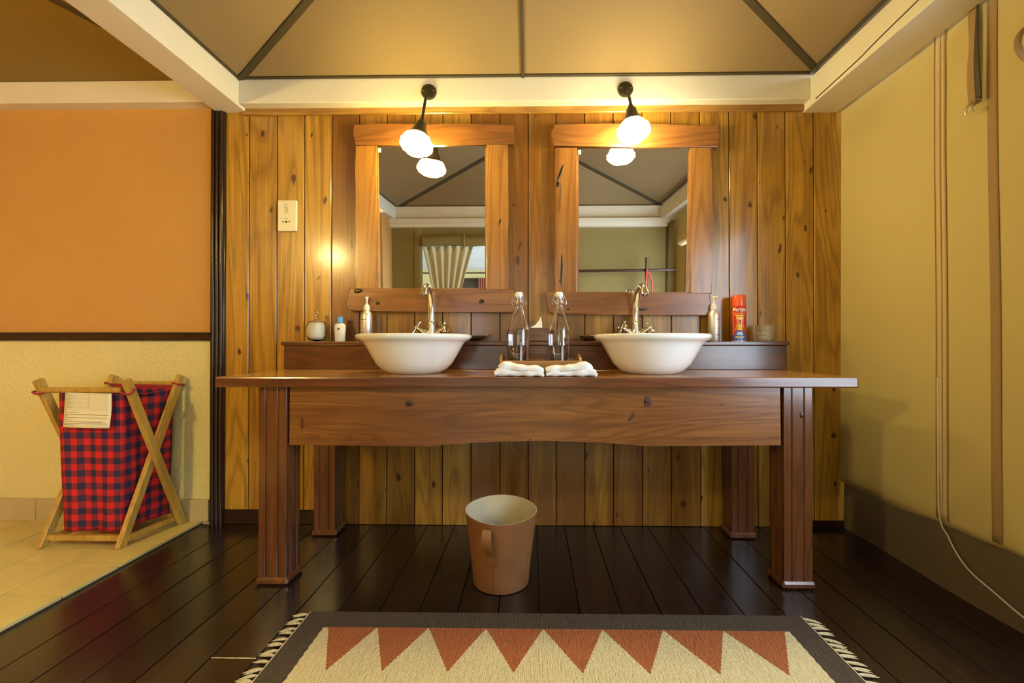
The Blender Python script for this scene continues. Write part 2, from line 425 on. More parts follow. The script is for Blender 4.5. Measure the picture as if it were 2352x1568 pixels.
# ---- plank wall
wb = struct(box('wall_back', -1.50, 1.46, 0.020, 0.10, -0.1, 2.10, dark_trim), 'wall of vertical varnished pine planks behind the vanity', 'wall')
pl = [-1.43, -1.318, -1.187, -1.058, -0.931, -0.801, -0.672, -0.542, -0.413, -0.281, -0.147, -0.017, 0.112, 0.244, 0.375, 0.508, 0.640, 0.773, 0.905, 1.034, 1.161, 1.289, 1.428]
for i, (a, b) in enumerate(zip(pl, pl[1:])):
    dz = 0.065 if i < 4 else (0.03 if i > 19 else 0.0)
    box('plank', a + 0.0018, b - 0.0018, random.uniform(-0.0015, 0.0), 0.02, dz, 1.94, pine, wb, 0.0022, loc=((a + b) / 2, 0, random.uniform(0, 1)))
box('plank_skirting', -1.43, -0.935, -0.006, 0.02, 0.0, 0.063, dark_trim, wb, 0.002)
box('plank_skirting', 1.161, 1.428, -0.006, 0.02, 0.0, 0.03, dark_trim, wb, 0.002)
struct(box('trim_1', -1.345, 1.25, -0.014, 0.0, 1.897, 1.930, pine_x, None, 0.003), 'thin pine batten along the top of the planks', 'trim')
# ---- plaster wall at the left
struct(box('wall_back_left', -3.45, -1.485, 0.0, 0.10, -0.1, 0.850, cream_pl), 'lower cream plaster wall behind the laundry hamper', 'wall')
struct(box('wall_back_left_upper', -3.45, -1.485, 0.0, 0.10, 0.887, 2.10, orange_pl), 'upper orange plaster wall above the dark rail', 'wall')
dr = bmesh.new(); add_box(dr, -3.45, -1.49, -0.016, 0.10, 0.850, 0.887, 0.004, 2); add_box(dr, -3.45, -1.49, -0.022, 0.0, 0.880, 0.889, 0.003, 2)
struct(finish('trim_2', dr, dark_trim), 'dark wooden dado rail between orange and cream plaster', 'trim')
bl = struct(box('baseboard_left', -3.45, -1.495, -0.004, 0.0, 0.012, 0.112, grout_m), 'row of beige skirting tiles under the cream plaster', 'baseboard')
first = None
for i in range(10):
    b = -1.497 - 0.2035 * i; a = b - 0.2005
    if first is None: first = box('skirting_tile', a, b, -0.013, -0.003, 0.013, 0.113, skirt_tile, bl, 0.0015, loc=((a + b) / 2, -0.008, 0.06))
    else: copy_part(first, bl, ((a + b) / 2, -0.008, 0.06))
# dark moulded post between plaster and planks
bm = bmesh.new(); add_box(bm, -1.492, -1.426, -0.014, 0.02, 0.0, 1.925, 0.003)
for xx in (-1.478, -1.459, -1.440): add_tube(bm, [(xx, -0.014, 0.0), (xx, -0.014, 1.925)], 0.0085, 10)
struct(finish('trim_3', bm, dark_trim, smooth=True), 'dark fluted moulding between plaster and pine planks', 'trim')
# ---- white painted beams
def beam(name, x0, x1, y0, y1, z0, z1, label):
    return struct(box(name, x0, x1, y0, y1, z0, z1, white_paint, None, 0.004, 2), label, 'beam')
beam('trim_4', -1.33, 1.24, -0.060, 0.02, 1.926, 2.036, 'white painted beam above the pine planks carrying the lamps')
lb = beam('trim_5', -1.470, -1.330, -2.43, 0.02, 1.914, 2.034, 'white painted beam running forward at the left of the ceiling')
box('batten', -1.480, -1.468, -2.43, -0.01, 1.950, 2.034, white_paint, lb, 0.002)
rb = beam('trim_6', 1.240, 1.395, -2.43, 0.02, 1.893, 2.020, 'white painted beam running forward along the canvas wall')
bm = bmesh.new(); add_tube(bm, catmull([(1.2390, -0.10, 1.905), (1.2390, -0.35, 1.913), (1.2390, -0.47, 1.925), (1.2390, -0.75, 1.945)], 5), 0.0022, 6)
finish('crack', bm, black_m, rb)
beam('trim_7', -3.45, -1.470, -0.060, 0.02, 1.935, 2.034, 'white painted beam above the orange plaster wall')
beam('trim_8', -1.330, 1.240, -2.47, -2.41, 1.926, 2.036, 'white painted beam above the rear canvas wall')
cm = bmesh.new(); add_box(cm, -1.45, 1.33, -2.47, -2.37, 1.870, 1.914, 0.003); add_box(cm, -1.43, 1.31, -2.47, -2.39, 1.835, 1.870, 0.003)
struct(finish('trim_9', cm, white_paint), 'stepped white cornice above the rear doorway', 'trim')

# ---- tent roof: hipped canvas with dark ribs
A = (-0.04, -0.915, 2.378); B = (-0.04, -1.535, 2.378)
c1, c2, c3, c4 = (-1.34, -0.05, 2.034), (1.30, -0.05, 2.034), (1.30, -2.46, 2.034), (-1.34, -2.46, 2.034)
bm = bmesh.new()
V = {k: bm.verts.new(p) for k, p in dict(A=A, B=B, c1=c1, c2=c2, c3=c3, c4=c4).items()}
for f in (('c1', 'c2', 'A'), ('c2', 'c3', 'B', 'A'), ('c3', 'c4', 'B'), ('c4', 'c1', 'A', 'B')): bm.faces.new([V[k] for k in f])
r = bmesh.ops.extrude_face_region(bm, geom=list(bm.faces))
bmesh.ops.translate(bm, verts=[g for g in r['geom'] if isinstance(g, bmesh.types.BMVert)], vec=(0, 0, 0.01))
ce = struct(finish('ceiling', bm, canvas_roof), 'tan canvas tent ceiling with dark ribs', 'ceiling')
def rib(p, q, parent, w=0.030):
    p, q = Vector(p), Vector(q); dn = Vector((0, 0, -0.004))
    bar('rib', p + dn, q + dn, w, 0.008, (q - p).cross(Vector((0, 0, 1))), rib_m, parent)
for c in (c1, c2): rib(c, A, ce)
for c in (c3, c4): rib(c, B, ce, 0.05)
rib(A, B, ce)
rib((-0.04, -0.05, 2.034), A, ce, 0.014)
rib((-0.86, -2.145, 2.165), (0.78, -2.145, 2.165), ce, 0.03)
for (p, q) in (((-1.33, -0.066, 2.040), (1.24, -0.066, 2.040)), ((-1.325, -0.06, 2.038), (-1.325, -2.42, 2.038)), ((1.236, -0.06, 2.038), (1.236, -2.42, 2.038))):
    bar('edge_cord', p, q, 0.012, 0.012, (1, 0, 0) if abs(q[0] - p[0]) < 0.1 else (0, 1, 0), rib_m, ce)
# side compartment roof
A2 = (-2.46, -0.80, 2.40); B2 = (-2.46, -1.70, 2.40)
d1, d2, d3, d4 = (-3.45, -0.05, 2.034), (-1.46, -0.05, 2.034), (-1.46, -2.46, 2.034), (-3.45, -2.46, 2.034)
bm = bmesh.new()
V = {k: bm.verts.new(p) for k, p in dict(A=A2, B=B2, c1=d1, c2=d2, c3=d3, c4=d4).items()}
for f in (('c1', 'c2', 'A'), ('c2', 'c3', 'B', 'A'), ('c3', 'c4', 'B'), ('c4', 'c1', 'A', 'B')): bm.faces.new([V[k] for k in f])
r = bmesh.ops.extrude_face_region(bm, geom=list(bm.faces))
bmesh.ops.translate(bm, verts=[g for g in r['geom'] if isinstance(g, bmesh.types.BMVert)], vec=(0, 0, 0.01))
ce2 = struct(finish('ceiling_left', bm, canvas_olive), 'dark olive canvas ceiling over the tiled compartment', 'ceiling')
rib(d2, A2, ce2, 0.05); rib(d1, A2, ce2, 0.05); rib(A2, B2, ce2)
struct(box('wall_left', -3.52, -3.45, -2.50, 0.10, -0.1, 2.10, orange_pl), 'orange plaster wall closing the tiled compartment', 'wall')
# ---- canvas side wall with a window
def cw(u, v):
    y = 0.02 - 2.50 * u; z = 0.215 + 1.805 * v
    w = 0.003 * math.sin(5 * y + 1.5 * z)
    wr_ = math.exp(-((y + 0.600) / 0.045) ** 2) + 0.9 * math.exp(-((y + 0.80) / 0.05) ** 2) + 0.5 * math.exp(-((y + 0.42) / 0.04) ** 2)
    w += 0.0060 * wr_ * math.sin(27 * z + 22 * y + 2.0 * math.sin(6 * z)) * max(0.0, math.sin(4.1 * z + 0.7))
    dz = 0.008 * math.sin(7 * y) + 0.003 * math.sin(23 * y) if v == 0 else 0
    return (1.418 + w * min(1, (0.02 - y) * 6) - 0.012 * (1 - v), y, z + dz)
win = lambda y, z: -2.12 < y < -0.93 and 0.55 < z < 1.60
wr = struct(grid('wall_right', cw, 110, 72, canvas_wall, None, 0.004, skip=lambda u, v: win(0.02 - 2.5 * u, 0.215 + 1.805 * v), smooth='all'), 'mustard canvas tent wall with sewn seams', 'wall')
def strip(name, y, w, m, off, z0=0.235, z1=1.93, bulge=0.0):
    def f(u, v):
        z = z0 + (z1 - z0) * v; yy = y - 0.018 * (1.9 - z) / 1.7 + 0.002 * math.sin(5 * z) + (u - 0.5) * w
        px = cw((0.02 - yy) / 2.5, (z - 0.215) / 1.805)[0]
        return (px - off - bulge * math.sin(PI * u), yy, z)
    return grid(name, f, 4, 60, m, wr, 0.002, smooth='all')
strip('seam', -0.508, 0.040, canvas_seam, 0.003, bulge=0.002)
strip('seam', -0.506, 0.014, canvas_seam, 0.007, bulge=0.003)
strip('seam_edge', -0.487, 0.0035, canvas_band, 0.0045)
strip('seam_edge', -0.529, 0.0035, canvas_band, 0.0045)
strip('band', -0.690, 0.030, canvas_band, 0.004)
ext = struct(grid('wall_right_skirt', lambda u, v: (1.425 + 0.006 * math.sin(8 * u * 2.5) - 0.008 * (1 - v), 0.02 - 2.5 * u, -0.05 + 0.35 * v), 60, 8, canvas_skirt, None, 0.003, smooth='all'), 'grey brown canvas skirt below the mustard canvas', 'wall')
# window frame edges and the mesh-free opening
w1 = thing('window_1', 'square tent window opening in the canvas side wall', 'window', (1.42, -1.525, 0.55)); w1['kind'] = 'structure'
for (y0, y1, z0, z1) in ((-2.16, -0.90, 0.51, 0.56), (-2.16, -0.90, 1.585, 1.62), (-0.94, -0.90, 0.56, 1.585), (-2.16, -2.12, 0.56, 1.585)):
    box('window_binding', 1.405, 1.428, y0, y1, z0, z1, canvas_band, w1, 0.003)
# ---- rear wall with the doorway into the bedroom
wre = struct(grid('wall_rear', lambda u, v: (0.36 + 1.08 * u, -2.45 + 0.008 * math.sin(7 * u + 2 * v), -0.02 + 2.05 * v), 24, 20, canvas_rear, None, 0.006, smooth='all'), 'olive canvas rear wall reflected in the mirror', 'wall')
box('pole', 1.31, 1.335, -2.448, -2.43, 0.0, 1.84, rib_m, wre, 0.004)
wrl = struct(grid('wall_rear_left', lambda u, v: (-1.50 + 0.42 * u, -2.45 + 0.010 * math.sin(6 * u + 3 * v), -0.02 + 2.05 * v), 12, 20, canvas_rear, None, 0.006, smooth='all'), 'olive canvas strip left of the bedroom doorway', 'wall')
bar('seam', (-1.18, -2.438, 0.0), (-1.16, -2.438, 1.85), 0.006, 0.003, (1, 0, 0), rib_m, wrl)
struct(grid('wall_rear_header', lambda u, v: (-1.10 + 1.48 * u, -2.45, 1.68 + 0.35 * v), 8, 4, canvas_rear, None, 0.006), 'olive canvas header above the bedroom doorway', 'wall')
struct(box('wall_rear_tiled', -3.45, -1.50, -2.50, -2.45, -0.1, 2.10, orange_pl), 'orange plaster wall at the back of the tiled compartment', 'wall')
pr = struct(box('wall_partition', -1.50, -1.385, -2.45, -2.16, 0.0, 1.915, orange_pl, None, 0.003), 'short orange plaster stub wall below the beam', 'wall')
# ---- bedroom beyond
struct(box('floor_bedroom', -4.0, 3.0, -6.1, -2.50, -0.1, 0.0, floor_y), 'dark bedroom floor beyond the doorway', 'floor')
bm = bmesh.new(); vv = [bm.verts.new(p) for p in ((-4, -2.50, 2.0), (3, -2.50, 2.0), (3, -4.3, 3.1), (-4, -4.3, 3.1), (3, -6.1, 1.78), (-4, -6.1, 1.78))]
bm.faces.new(vv[:4]); bm.faces.new((vv[3], vv[2], vv[4], vv[5]))
struct(finish('ceiling_bedroom', bm, white_canvas), 'white canvas ceiling of the bedroom', 'ceiling')
bm = bmesh.new()
for (x0, x1, z0, z1) in ((-4, -1.34, -0.1, 1.8), (-1.34, -0.84, -0.1, 0.9), (-1.34, -0.84, 1.62, 1.8), (-0.84, 3, -0.1, 1.8)): add_box(bm, x0, x1, -6.12, -6.08, z0, z1)
struct(finish('wall_bedroom_far', bm, cream_pl), 'cream bedroom wall with a bright window', 'wall')
struct(box('wall_bedroom_left', -4.05, -4.0, -6.1, -2.50, -0.1, 3.1, cream_pl), 'cream side wall of the bedroom', 'wall')
w2 = thing('window_2', 'bright bedroom window with a dark upper pane', 'window', (-1.09, -6.08, 0.9)); w2['kind'] = 'structure'
for (x0, x1, z0, z1) in ((-1.36, -1.32, 0.88, 1.64), (-0.86, -0.82, 0.88, 1.64), (-1.36, -0.82, 0.87, 0.91), (-1.36, -0.82, 1.61, 1.65)): box('window_frame', x0, x1, -6.08, -6.05, z0, z1, rack_wood, w2)
box('blind', -1.33, -0.85, -6.09, -6.075, 1.46, 1.62, rib_m, w2)
# ================================================================ VANITY TABLE
vt = thing('vanity_table', 'long varnished wooden vanity table carrying two white basins', 'table', (0.005, -0.30, 0.0))
TZ = 0.722; TB = 0.688
# four glued boards, lit gloss put in their colour; darker front edge is same wood
yb = [-0.552, -0.415, -0.28, -0.145, -0.012]
for y0, y1 in zip(yb, yb[1:]):
    box('top_board', -1.080, 1.090, y0 + 0.0004, y1 - 0.0004, TB, TZ, top_lit_x, vt, 0.0012, loc=(random.uniform(-0.3, 0.3), (y0 + y1) / 2, TZ))
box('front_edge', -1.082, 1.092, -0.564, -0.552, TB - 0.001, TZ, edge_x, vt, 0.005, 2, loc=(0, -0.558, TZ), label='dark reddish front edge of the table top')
def leg(x0, x1, y0, y1):
    bm = bmesh.new(); z0, z1 = 0.024, TB
    w = x1 - x0
    # core with three raised ribs per face, separated by grooves
    add_box(bm, x0 + 0.004, x1 - 0.004, y0 + 0.004, y1 - 0.004, z0, z1)
    a, b = 0.27 * w, 0.70 * w; g = 0.0028
    for s0, s1 in ((0, a - g), (a + g, b - g), (b + g, w)):
        add_box(bm, x0 + s0, x0 + s1, y0, y0 + 0.006, z0, z1, 0.0014)
        add_box(bm, x0 + s0, x0 + s1, y1 - 0.006, y1, z0, z1, 0.0014)
    d = y1 - y0; a, b = 0.30 * d, 0.70 * d
    for s0, s1 in ((0.0005, a - g), (a + g, b - g), (b + g, d - 0.0005)):
        add_box(bm, x0, x0 + 0.006, y0 + s0, y0 + s1, z0, z1, 0.0014)
        add_box(bm, x1 - 0.006, x1, y0 + s0, y0 + s1, z0, z1, 0.0014)
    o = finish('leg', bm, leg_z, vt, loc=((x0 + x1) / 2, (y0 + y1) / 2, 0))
    bm = bmesh.new(); add_box(bm, x0 - 0.008, x1 + 0.008, y0 - 0.008, y1 + 0.008, 0.0, 0.026, 0.007, 1)
    finish('plinth', bm, leg_z, o)
    return o
leg(-0.950, -0.852, -0.532, -0.436); lr = leg(0.860, 0.957, -0.532, -0.436)
leg(-0.950, -0.856, -0.128, -0.034); leg(0.858, 0.955, -0.128, -0.034)
# apron with the shallow arch cut in its lower edge
pts = [(-0.844, TB), (-0.846, 0.482), (-0.36, 0.480)]
pts += [(-0.36 + 0.74 * k / 16, 0.480 + 0.017 * math.sin(PI * k / 16) ** 0.8 + 0.004 * k / 16) for k in range(1, 16)]
pts += [(0.38, 0.483), (0.854, 0.487), (0.852, TB)]
bm = bmesh.new(); add_prism(bm, pts, -0.526, -0.498, 0.0015)
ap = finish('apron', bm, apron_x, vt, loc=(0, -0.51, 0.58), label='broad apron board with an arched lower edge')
box('apron_rear', -0.85, 0.855, -0.075, -0.05, 0.52, TB, apron_x, vt, 0.002)
box('apron_side', -0.93, -0.905, -0.436, -0.128, 0.52, TB, apron_x, vt, 0.002)
box('apron_side', 0.91, 0.935, -0.436, -0.128, 0.52, TB, apron_x, vt, 0.002)
def knot(parent, x, y, z, rx, rz, rot=0.0, depth=0.0022, m=None):
    bm = bmesh.new(); pr_ = [(0.0, -1)] + [(math.cos(a), math.sin(a)) for a in (-1.1, -0.6, 0, 0.6, 1.1)] + [(0, 1)]
    M = Matrix.Rotation(rot, 4, 'Y') @ Matrix.Diagonal((rx, depth, rz, 1)) @ Matrix.Rotation(PI / 2, 4, 'X')
    add_lathe(bm, pr_, (x, y, z), 14, M)
    for v in bm.verts:
        v.co.x += 0.12 * rx * math.sin(3 * (v.co.z - z) / rz + 1)
    return finish('knot', bm, m or knot_m, parent, smooth=True)
knot(ap, -0.425, -0.526, 0.628, 0.017, 0.013, 0, 0.0010, knot_soft); knot(ap, -0.425, -0.527, 0.628, 0.008, 0.006)
knot(ap, 0.400, -0.526, 0.636, 0.016, 0.020, 0, 0.0010, knot_soft); knot(ap, 0.392, -0.527, 0.638, 0.005, 0.009)
knot(ap, -0.800, -0.526, 0.560, 0.007, 0.022, 0.0, 0.0010, knot_soft); knot(ap, 0.345, -0.526, 0.585, 0.007, 0.020, 0.6, 0.0010, knot_soft)
knot(lr, 0.921, -0.532, 0.592, 0.008, 0.011)
# raised shelf at the back of the table
sp_ = box('shelf_front', -1.100, 1.112, -0.098, -0.080, TZ, 0.828, splash_x, vt, 0.002, loc=(0, -0.09, 0.78))
box('shelf_board', -1.110, 1.120, -0.106, 0.0, 0.828, 0.846, splash_x, vt, 0.004, seg=2, loc=(0, -0.05, 0.837))
# ================================================================ BASINS
def basin(cx, cy, label):
    b = thing('washbasin', label, 'basin', (cx, cy, TZ), 'vessel basins on the vanity')
    prof = [(0.0, 0.0), (0.096, 0.0), (0.104, 0.003), (0.125, 0.016), (0.146, 0.038), (0.162, 0.066), (0.182, 0.102), (0.192, 0.118), (0.200, 0.124),
            (0.214, 0.131), (0.220, 0.139), (0.219, 0.146), (0.213, 0.150), (0.203, 0.149), (0.193, 0.142), (0.186, 0.132),
            (0.172, 0.105), (0.150, 0.066), (0.128, 0.036), (0.100, 0.020), (0.05, 0.013), (0.022, 0.012), (0.0, 0.012)]
    lathe('bowl', prof, (cx, cy, TZ), ceramic, b, 72, smooth='all')
    lathe('drain', [(0.0, 0.012), (0.021, 0.012), (0.022, 0.015), (0.018, 0.016), (0.0, 0.0145)], (cx, cy, TZ), chrome, b, 24)
basin(-0.456, -0.330, 'white ceramic vessel basin nearer the laundry hamper')
basin(0.462, -0.330, 'white ceramic vessel basin nearer the canvas wall')
def faucet(cx, tip_dx, label):
    z0 = 0.846; cy = -0.052
    f = thing('faucet', label, 'faucet', (cx, cy, z0), 'bridge faucets behind the basins')
    body = bmesh.new(); add_lathe(body, [(0.0, 0.0), (0.027, 0.0), (0.027, 0.004), (0.021, 0.008), (0.019, 0.02), (0.021, 0.035), (0.0185, 0.047), (0.0175, 0.085), (0.0185, 0.088), (0.0170, 0.091), (0.0, 0.091)], (cx, cy, z0), 24)
    finish('body', body, chrome, f, smooth=True)
    path = catmull([(cx, cy, z0 + 0.085), (cx, cy - 0.002, z0 + 0.13), (cx + 0.2 * tip_dx, cy - 0.014, z0 + 0.18), (cx + 0.45 * tip_dx, cy - 0.045, z0 + 0.222), (cx + 0.75 * tip_dx, cy - 0.085, z0 + 0.238), (cx + tip_dx, cy - 0.122, z0 + 0.226), (cx + tip_dx, cy - 0.136, z0 + 0.204)], 6)
    n = len(path); tube('spout', path, [0.0165 - 0.0045 * i / n for i in range(n)], chrome, f, 16)
    e = path[-1]; d = (path[-1] - path[-3]).normalized()
    bm = bmesh.new(); M = Vector((0, 0, 1)).rotation_difference(d).to_matrix().to_4x4()
    add_lathe(bm, [(0.008, -0.012), (0.0135, -0.012), (0.0145, -0.006), (0.0145, 0.010), (0.0125, 0.012), (0.009, 0.012), (0.009, 0.0)], e, 18, M)
    finish('aerator', bm, chrome, f, smooth=True)
    for s in (-1, 1):
        d = Vector((s * 0.80, -0.25, 0.54)).normalized(); M = Vector((0, 0, 1)).rotation_difference(d).to_matrix().to_4x4()
        base = Vector((cx, cy, z0 + 0.020))
        bm = bmesh.new(); add_lathe(bm, [(0.0, 0.0), (0.012, 0.0), (0.012, 0.026), (0.0165, 0.030), (0.0165, 0.046), (0.0135, 0.049), (0.0135, 0.060), (0.008, 0.063), (0.0075, 0.074), (0.0, 0.074)], base, 18, M)
        v = finish('valve', bm, chrome, f, smooth=True)
        bm = bmesh.new(); hc = base + d * 0.079
        add_lathe(bm, [(0.0, -0.008), (0.008, -0.007), (0.0095, 0.0), (0.008, 0.007), (0.0, 0.010)], hc, 14, M)
        u = M.to_3x3() @ Vector((math.cos(0.5), math.sin(0.5), 0)); w = d.cross(u)
        for ax in (u, -u, w, -w):
            add_tube(bm, [hc, hc + ax * 0.014, hc + ax * 0.021, hc + ax * 0.024, hc + ax * 0.032, hc + ax * 0.036], [0.0050, 0.0042, 0.0040, 0.0072, 0.0076, 0.0040], 10)
        finish('cross_handle', bm, chrome, v, smooth=True)
faucet(-0.453, 0.0, 'polished cross handle faucet behind the basin nearer the hamper')
faucet(0.464, 0.008, 'polished cross handle faucet behind the basin nearer the canvas wall')
# ================================================================ MIRRORS
def slab(name, pts, y0, y1, m, parent, label=None):
    bm = bmesh.new(); add_prism(bm, pts, y0, y1, 0.004)
    xs = [p[0] for p in pts]; zs = [p[1] for p in pts]
    return finish(name, bm, m, parent, loc=((min(xs) + max(xs)) / 2, (y0 + y1) / 2, (min(zs) + max(zs)) / 2), label=label)
def wavy(p, q, n, amp, seed):
    rnd = random.Random(seed); out = []
    for i in range(n):
        s = i / n; out.append((p[0] + (q[0] - p[0]) * s + (rnd.uniform(-amp, amp) if i else 0), p[1] + (q[1] - p[1]) * s + (rnd.uniform(-amp, amp) if i else 0)))
    return out
def mirror(cx, label, gx0, gx1, gz0, gz1, top, bottom, stl, knots, tilt, yaw=0.0):
    r = thing('wall_mirror', label, 'mirror', (cx, 0.0, gz0), 'wood framed mirrors on the plank wall')
    slab('stile', wavy((stl[0], gz1 + 0.005), (stl[0], gz0 - 0.005), 6, 0.003, 1) + wavy((stl[0], gz0 - 0.005), (gx0, gz0 - 0.005), 1, 0, 1) + [(gx0, gz0 - 0.005), (gx0, gz1 + 0.005)], -0.034, 0.0, frame_z, r)
    slab('stile', [(gx1, gz1 + 0.005), (gx1, gz0 - 0.005)] + wavy((stl[1], gz0 - 0.005), (stl[1], gz1 + 0.005), 6, 0.003, 2) + [(stl[1], gz1 + 0.005)], -0.034, 0.0, frame_z, r)
    tr = slab('top_rail', top, -0.040, 0.0, frame_x, r)
    br = slab('bottom_rail', bottom, -0.042, 0.0, frame_x, r)
    # bright inner bead and the glass itself, leaning slightly forward at the top
    for (x0, x1, z0, z1) in ((gx0, gx0 + 0.006, gz0, gz1), (gx1 - 0.006, gx1, gz0, gz1), (gx0, gx1, gz1 - 0.005, gz1), (gx0, gx1, gz0, gz0 + 0.003)):
        box('bead', x0, x1, -0.030, -0.002, z0, z1, tray_x, r)
    bm = bmesh.new(); add_box(bm, gx0 + 0.004, gx1 - 0.004, -0.003, 0.0, gz0, gz1)
    c = Vector(((gx0 + gx1) / 2, 0, gz0))
    bmesh.ops.rotate(bm, cent=c, matrix=Matrix.Rotation(math.radians(tilt), 3, 'X') , verts=bm.verts)
    bmesh.ops.translate(bm, verts=bm.verts, vec=(0, -0.008, 0))
    finish('mirror_glass', bm, mirror_m, r, label='silvered mirror glass')
    box('clip', gx0 + 0.002, gx0 + 0.017, -0.036, -0.022, gz1 - 0.026, gz1 - 0.006, white_plastic, r, 0.003)
    for k in knots: knot({'t': tr, 'b': br}.get(k[0], tr), *k[1:])
    return r
mirror(-0.455, 'wood framed mirror above the basin nearer the hamper', -0.708, -0.207, 1.085, 1.738,
       [(-0.814, 1.836)] + [(-0.70, 1.839), (-0.5, 1.834), (-0.3, 1.836)] + [(-0.083, 1.830), (-0.080, 1.790), (-0.084, 1.743), (-0.45, 1.738), (-0.806, 1.744), (-0.814, 1.790)],
       [(-0.828, 1.090), (-0.60, 1.087), (-0.30, 1.084), (-0.085, 1.080), (-0.072, 1.040), (-0.078, 0.992), (-0.088, 0.976), (-0.40, 0.980), (-0.775, 0.985), (-0.835, 0.988), (-0.848, 1.002), (-0.846, 1.030)],
       (-0.806, -0.108), [('b', -0.79, -0.042, 1.076, 0.021, 0.010), ('b', -0.228, -0.042, 1.028, 0.013, 0.010), ('b', -0.700, -0.042, 1.02, 0.010, 0.008)], 1.7)
rm = mirror(0.462, 'wood framed mirror above the basin nearer the canvas wall', 0.207, 0.715, 1.066, 1.722,
       [(0.086, 1.790), (0.104, 1.830), (0.35, 1.832), (0.6, 1.826), (0.842, 1.818), (0.848, 1.770), (0.840, 1.722), (0.50, 1.722), (0.10, 1.734)],
       [(0.062, 1.072), (0.40, 1.069), (0.80, 1.064), (0.806, 1.01), (0.800, 0.962), (0.40, 0.966), (0.10, 0.972), (0.075, 0.98)],
       (0.107, 0.812), [('b', 0.165, -0.042, 0.993, 0.006, 0.005), ('b', 0.50, -0.042, 0.990, 0.020, 0.006)], 1.7)
for (x, z, a, b, ro) in ((0.130, 1.612, 0.006, 0.040, 0.35), (0.128, 1.50, 0.0022, 0.07, 0.05), (0.135, 1.17, 0.0055, 0.075, 0.02), (0.118, 1.56, 0.009, 0.014, 0)): knot(rm, x, -0.034, z, a, b, ro, 0.0015)

# ================================================================ LAMPS
def lamp(name, plate, tip, label, gm, drop=0.085, nrm=(0, -1, 0)):
    """disc on the beam, short arm, dark bell holder, glowing caged globe; plate/tip in world"""
    plate = Vector(plate); tip = Vector(tip); nrm = Vector(nrm)
    r = thing(name, label, 'lamp', plate, 'caged globe wall lamps')
    M = Vector((0, 0, 1)).rotation_difference(nrm).to_matrix().to_4x4()
    lathe('base_plate', [(0.0, 0.0), (0.034, 0.0), (0.035, 0.006), (0.031, 0.014), (0.012, 0.018), (0.0, 0.018)], plate, iron, r, 28, M)
    for s in (-1, 1):
        sv_ = nrm.cross(Vector((0, 0, 1))) * (0.023 * s)
        lathe('screw', [(0.0, 0.017), (0.0035, 0.0165), (0.004, 0.012)], plate + sv_, steel, r, 10, M)
    ax = (tip - plate); 
    neck = plate + nrm * 0.05 + Vector((ax.x * 0.35, ax.y * 0.35, -drop))
    d = (tip - neck).normalized()
    tube('arm', catmull([plate + nrm * 0.015, plate + nrm * 0.035 + Vector((ax.x * 0.1, 0, -0.02)), neck - d * 0.02, neck + d * 0.02], 6), 0.0065, iron, r, 10)
    M = Vector((0, 0, 1)).rotation_difference(d).to_matrix().to_4x4()
    lathe('holder', [(0.0, 0.0), (0.010, 0.0), (0.013, 0.012), (0.022, 0.022), (0.028, 0.050), (0.046, 0.084), (0.043, 0.085), (0.022, 0.055), (0.0, 0.052)], neck, iron, r, 24, M)
    gc = neck + d * 0.118
    lathe('globe', [(0.0, -0.042), (0.030, -0.040), (0.052, -0.026), (0.066, -0.004), (0.068, 0.010), (0.058, 0.026), (0.036, 0.038), (0.0, 0.044)], gc, gm, r, 32, M)
    cg = bmesh.new()
    for (rr, zz) in ((0.040, -0.040), (0.069, -0.004), (0.071, 0.012), (0.042, 0.040)):
        pts = [gc + M.to_3x3() @ Vector((rr * math.cos(a), rr * math.sin(a), zz)) for a in [2 * PI * k / 36 for k in range(37)]]
        add_tube(cg, pts, 0.0016, 6, False)
    for k in range(6):
        a = 2 * PI * k / 6
        pts = [gc + M.to_3x3() @ Vector((rr * math.cos(a), rr * math.sin(a), zz)) for rr, zz in ((0.030, -0.046), (0.055, -0.028), (0.070, 0.0), (0.070, 0.014), (0.058, 0.030), (0.030, 0.044), (0.0, 0.048))]
        add_tube(cg, pts, 0.0016, 6, False)
    finish('cage', cg, steel, r, smooth=True)
    return r
lamp('wall_lamp', (-0.463, -0.060, 1.968), (-0.492, -0.175, 1.675), 'yellow glowing caged wall lamp above the mirror nearer the hamper', globe_y, 0.165)
lamp('wall_lamp', (0.418, -0.060, 1.972), (0.432, -0.172, 1.720), 'pale glowing caged wall lamp above the mirror nearer the canvas wall', globe_w, 0.115)
lamp('wall_lamp', (-1.95, -2.45, 1.90), (-1.95, -2.33, 1.62), 'caged wall lamp on the rear wall of the tiled compartment', globe_r, nrm=(0, 1, 0))

# ================================================================ SHAVER SOCKET
so = thing('shaver_socket', 'cream shaver socket plate on the pine planks', 'socket', (-1.133, -0.001, 1.356))
box('plate', -1.177, -1.089, -0.014, 0.0, 1.356, 1.500, socket_m, so, 0.004, 3)
for s, w in ((-1, 0.0035), (0, 0.006), (1, 0.0035)): 
    lathe('slot', [(0.0, 0.0), (w, 0.0), (w, 0.002), (0.0, 0.002)], (-1.133 + 0.0145 * s - 0.003, -0.0130, 1.399), black_m, so, 10, Matrix.Rotation(PI / 2, 4, 'X') @ Matrix.Diagonal((1, 0.7, 1, 1)))
for pts in ([(-0.006, 0.058), (0.008, 0.058)], [(-0.008, 0.038), (0.008, 0.038)], [(-0.010, 0.015), (0.010, 0.015)], [(-0.02, 0.002), (0.02, 0.002)]):
    tube('marking', [(-1.136 + a, -0.0142, 1.399 + b) for a, b in pts], 0.0007, grey_m, so, 5)
pm = bmesh.new()
for s in (0, 1):
    add_tube(pm, catmull([(-1.136 + 0.008 * math.cos(a) * (1 if s else -1), -0.0142, 1.461 + 0.015 * s + 0.006 * math.sin(a)) for a in (0.4, 1.3, 2.2, 3.1, 4.0, 4.9)], 3), 0.0009, 5)
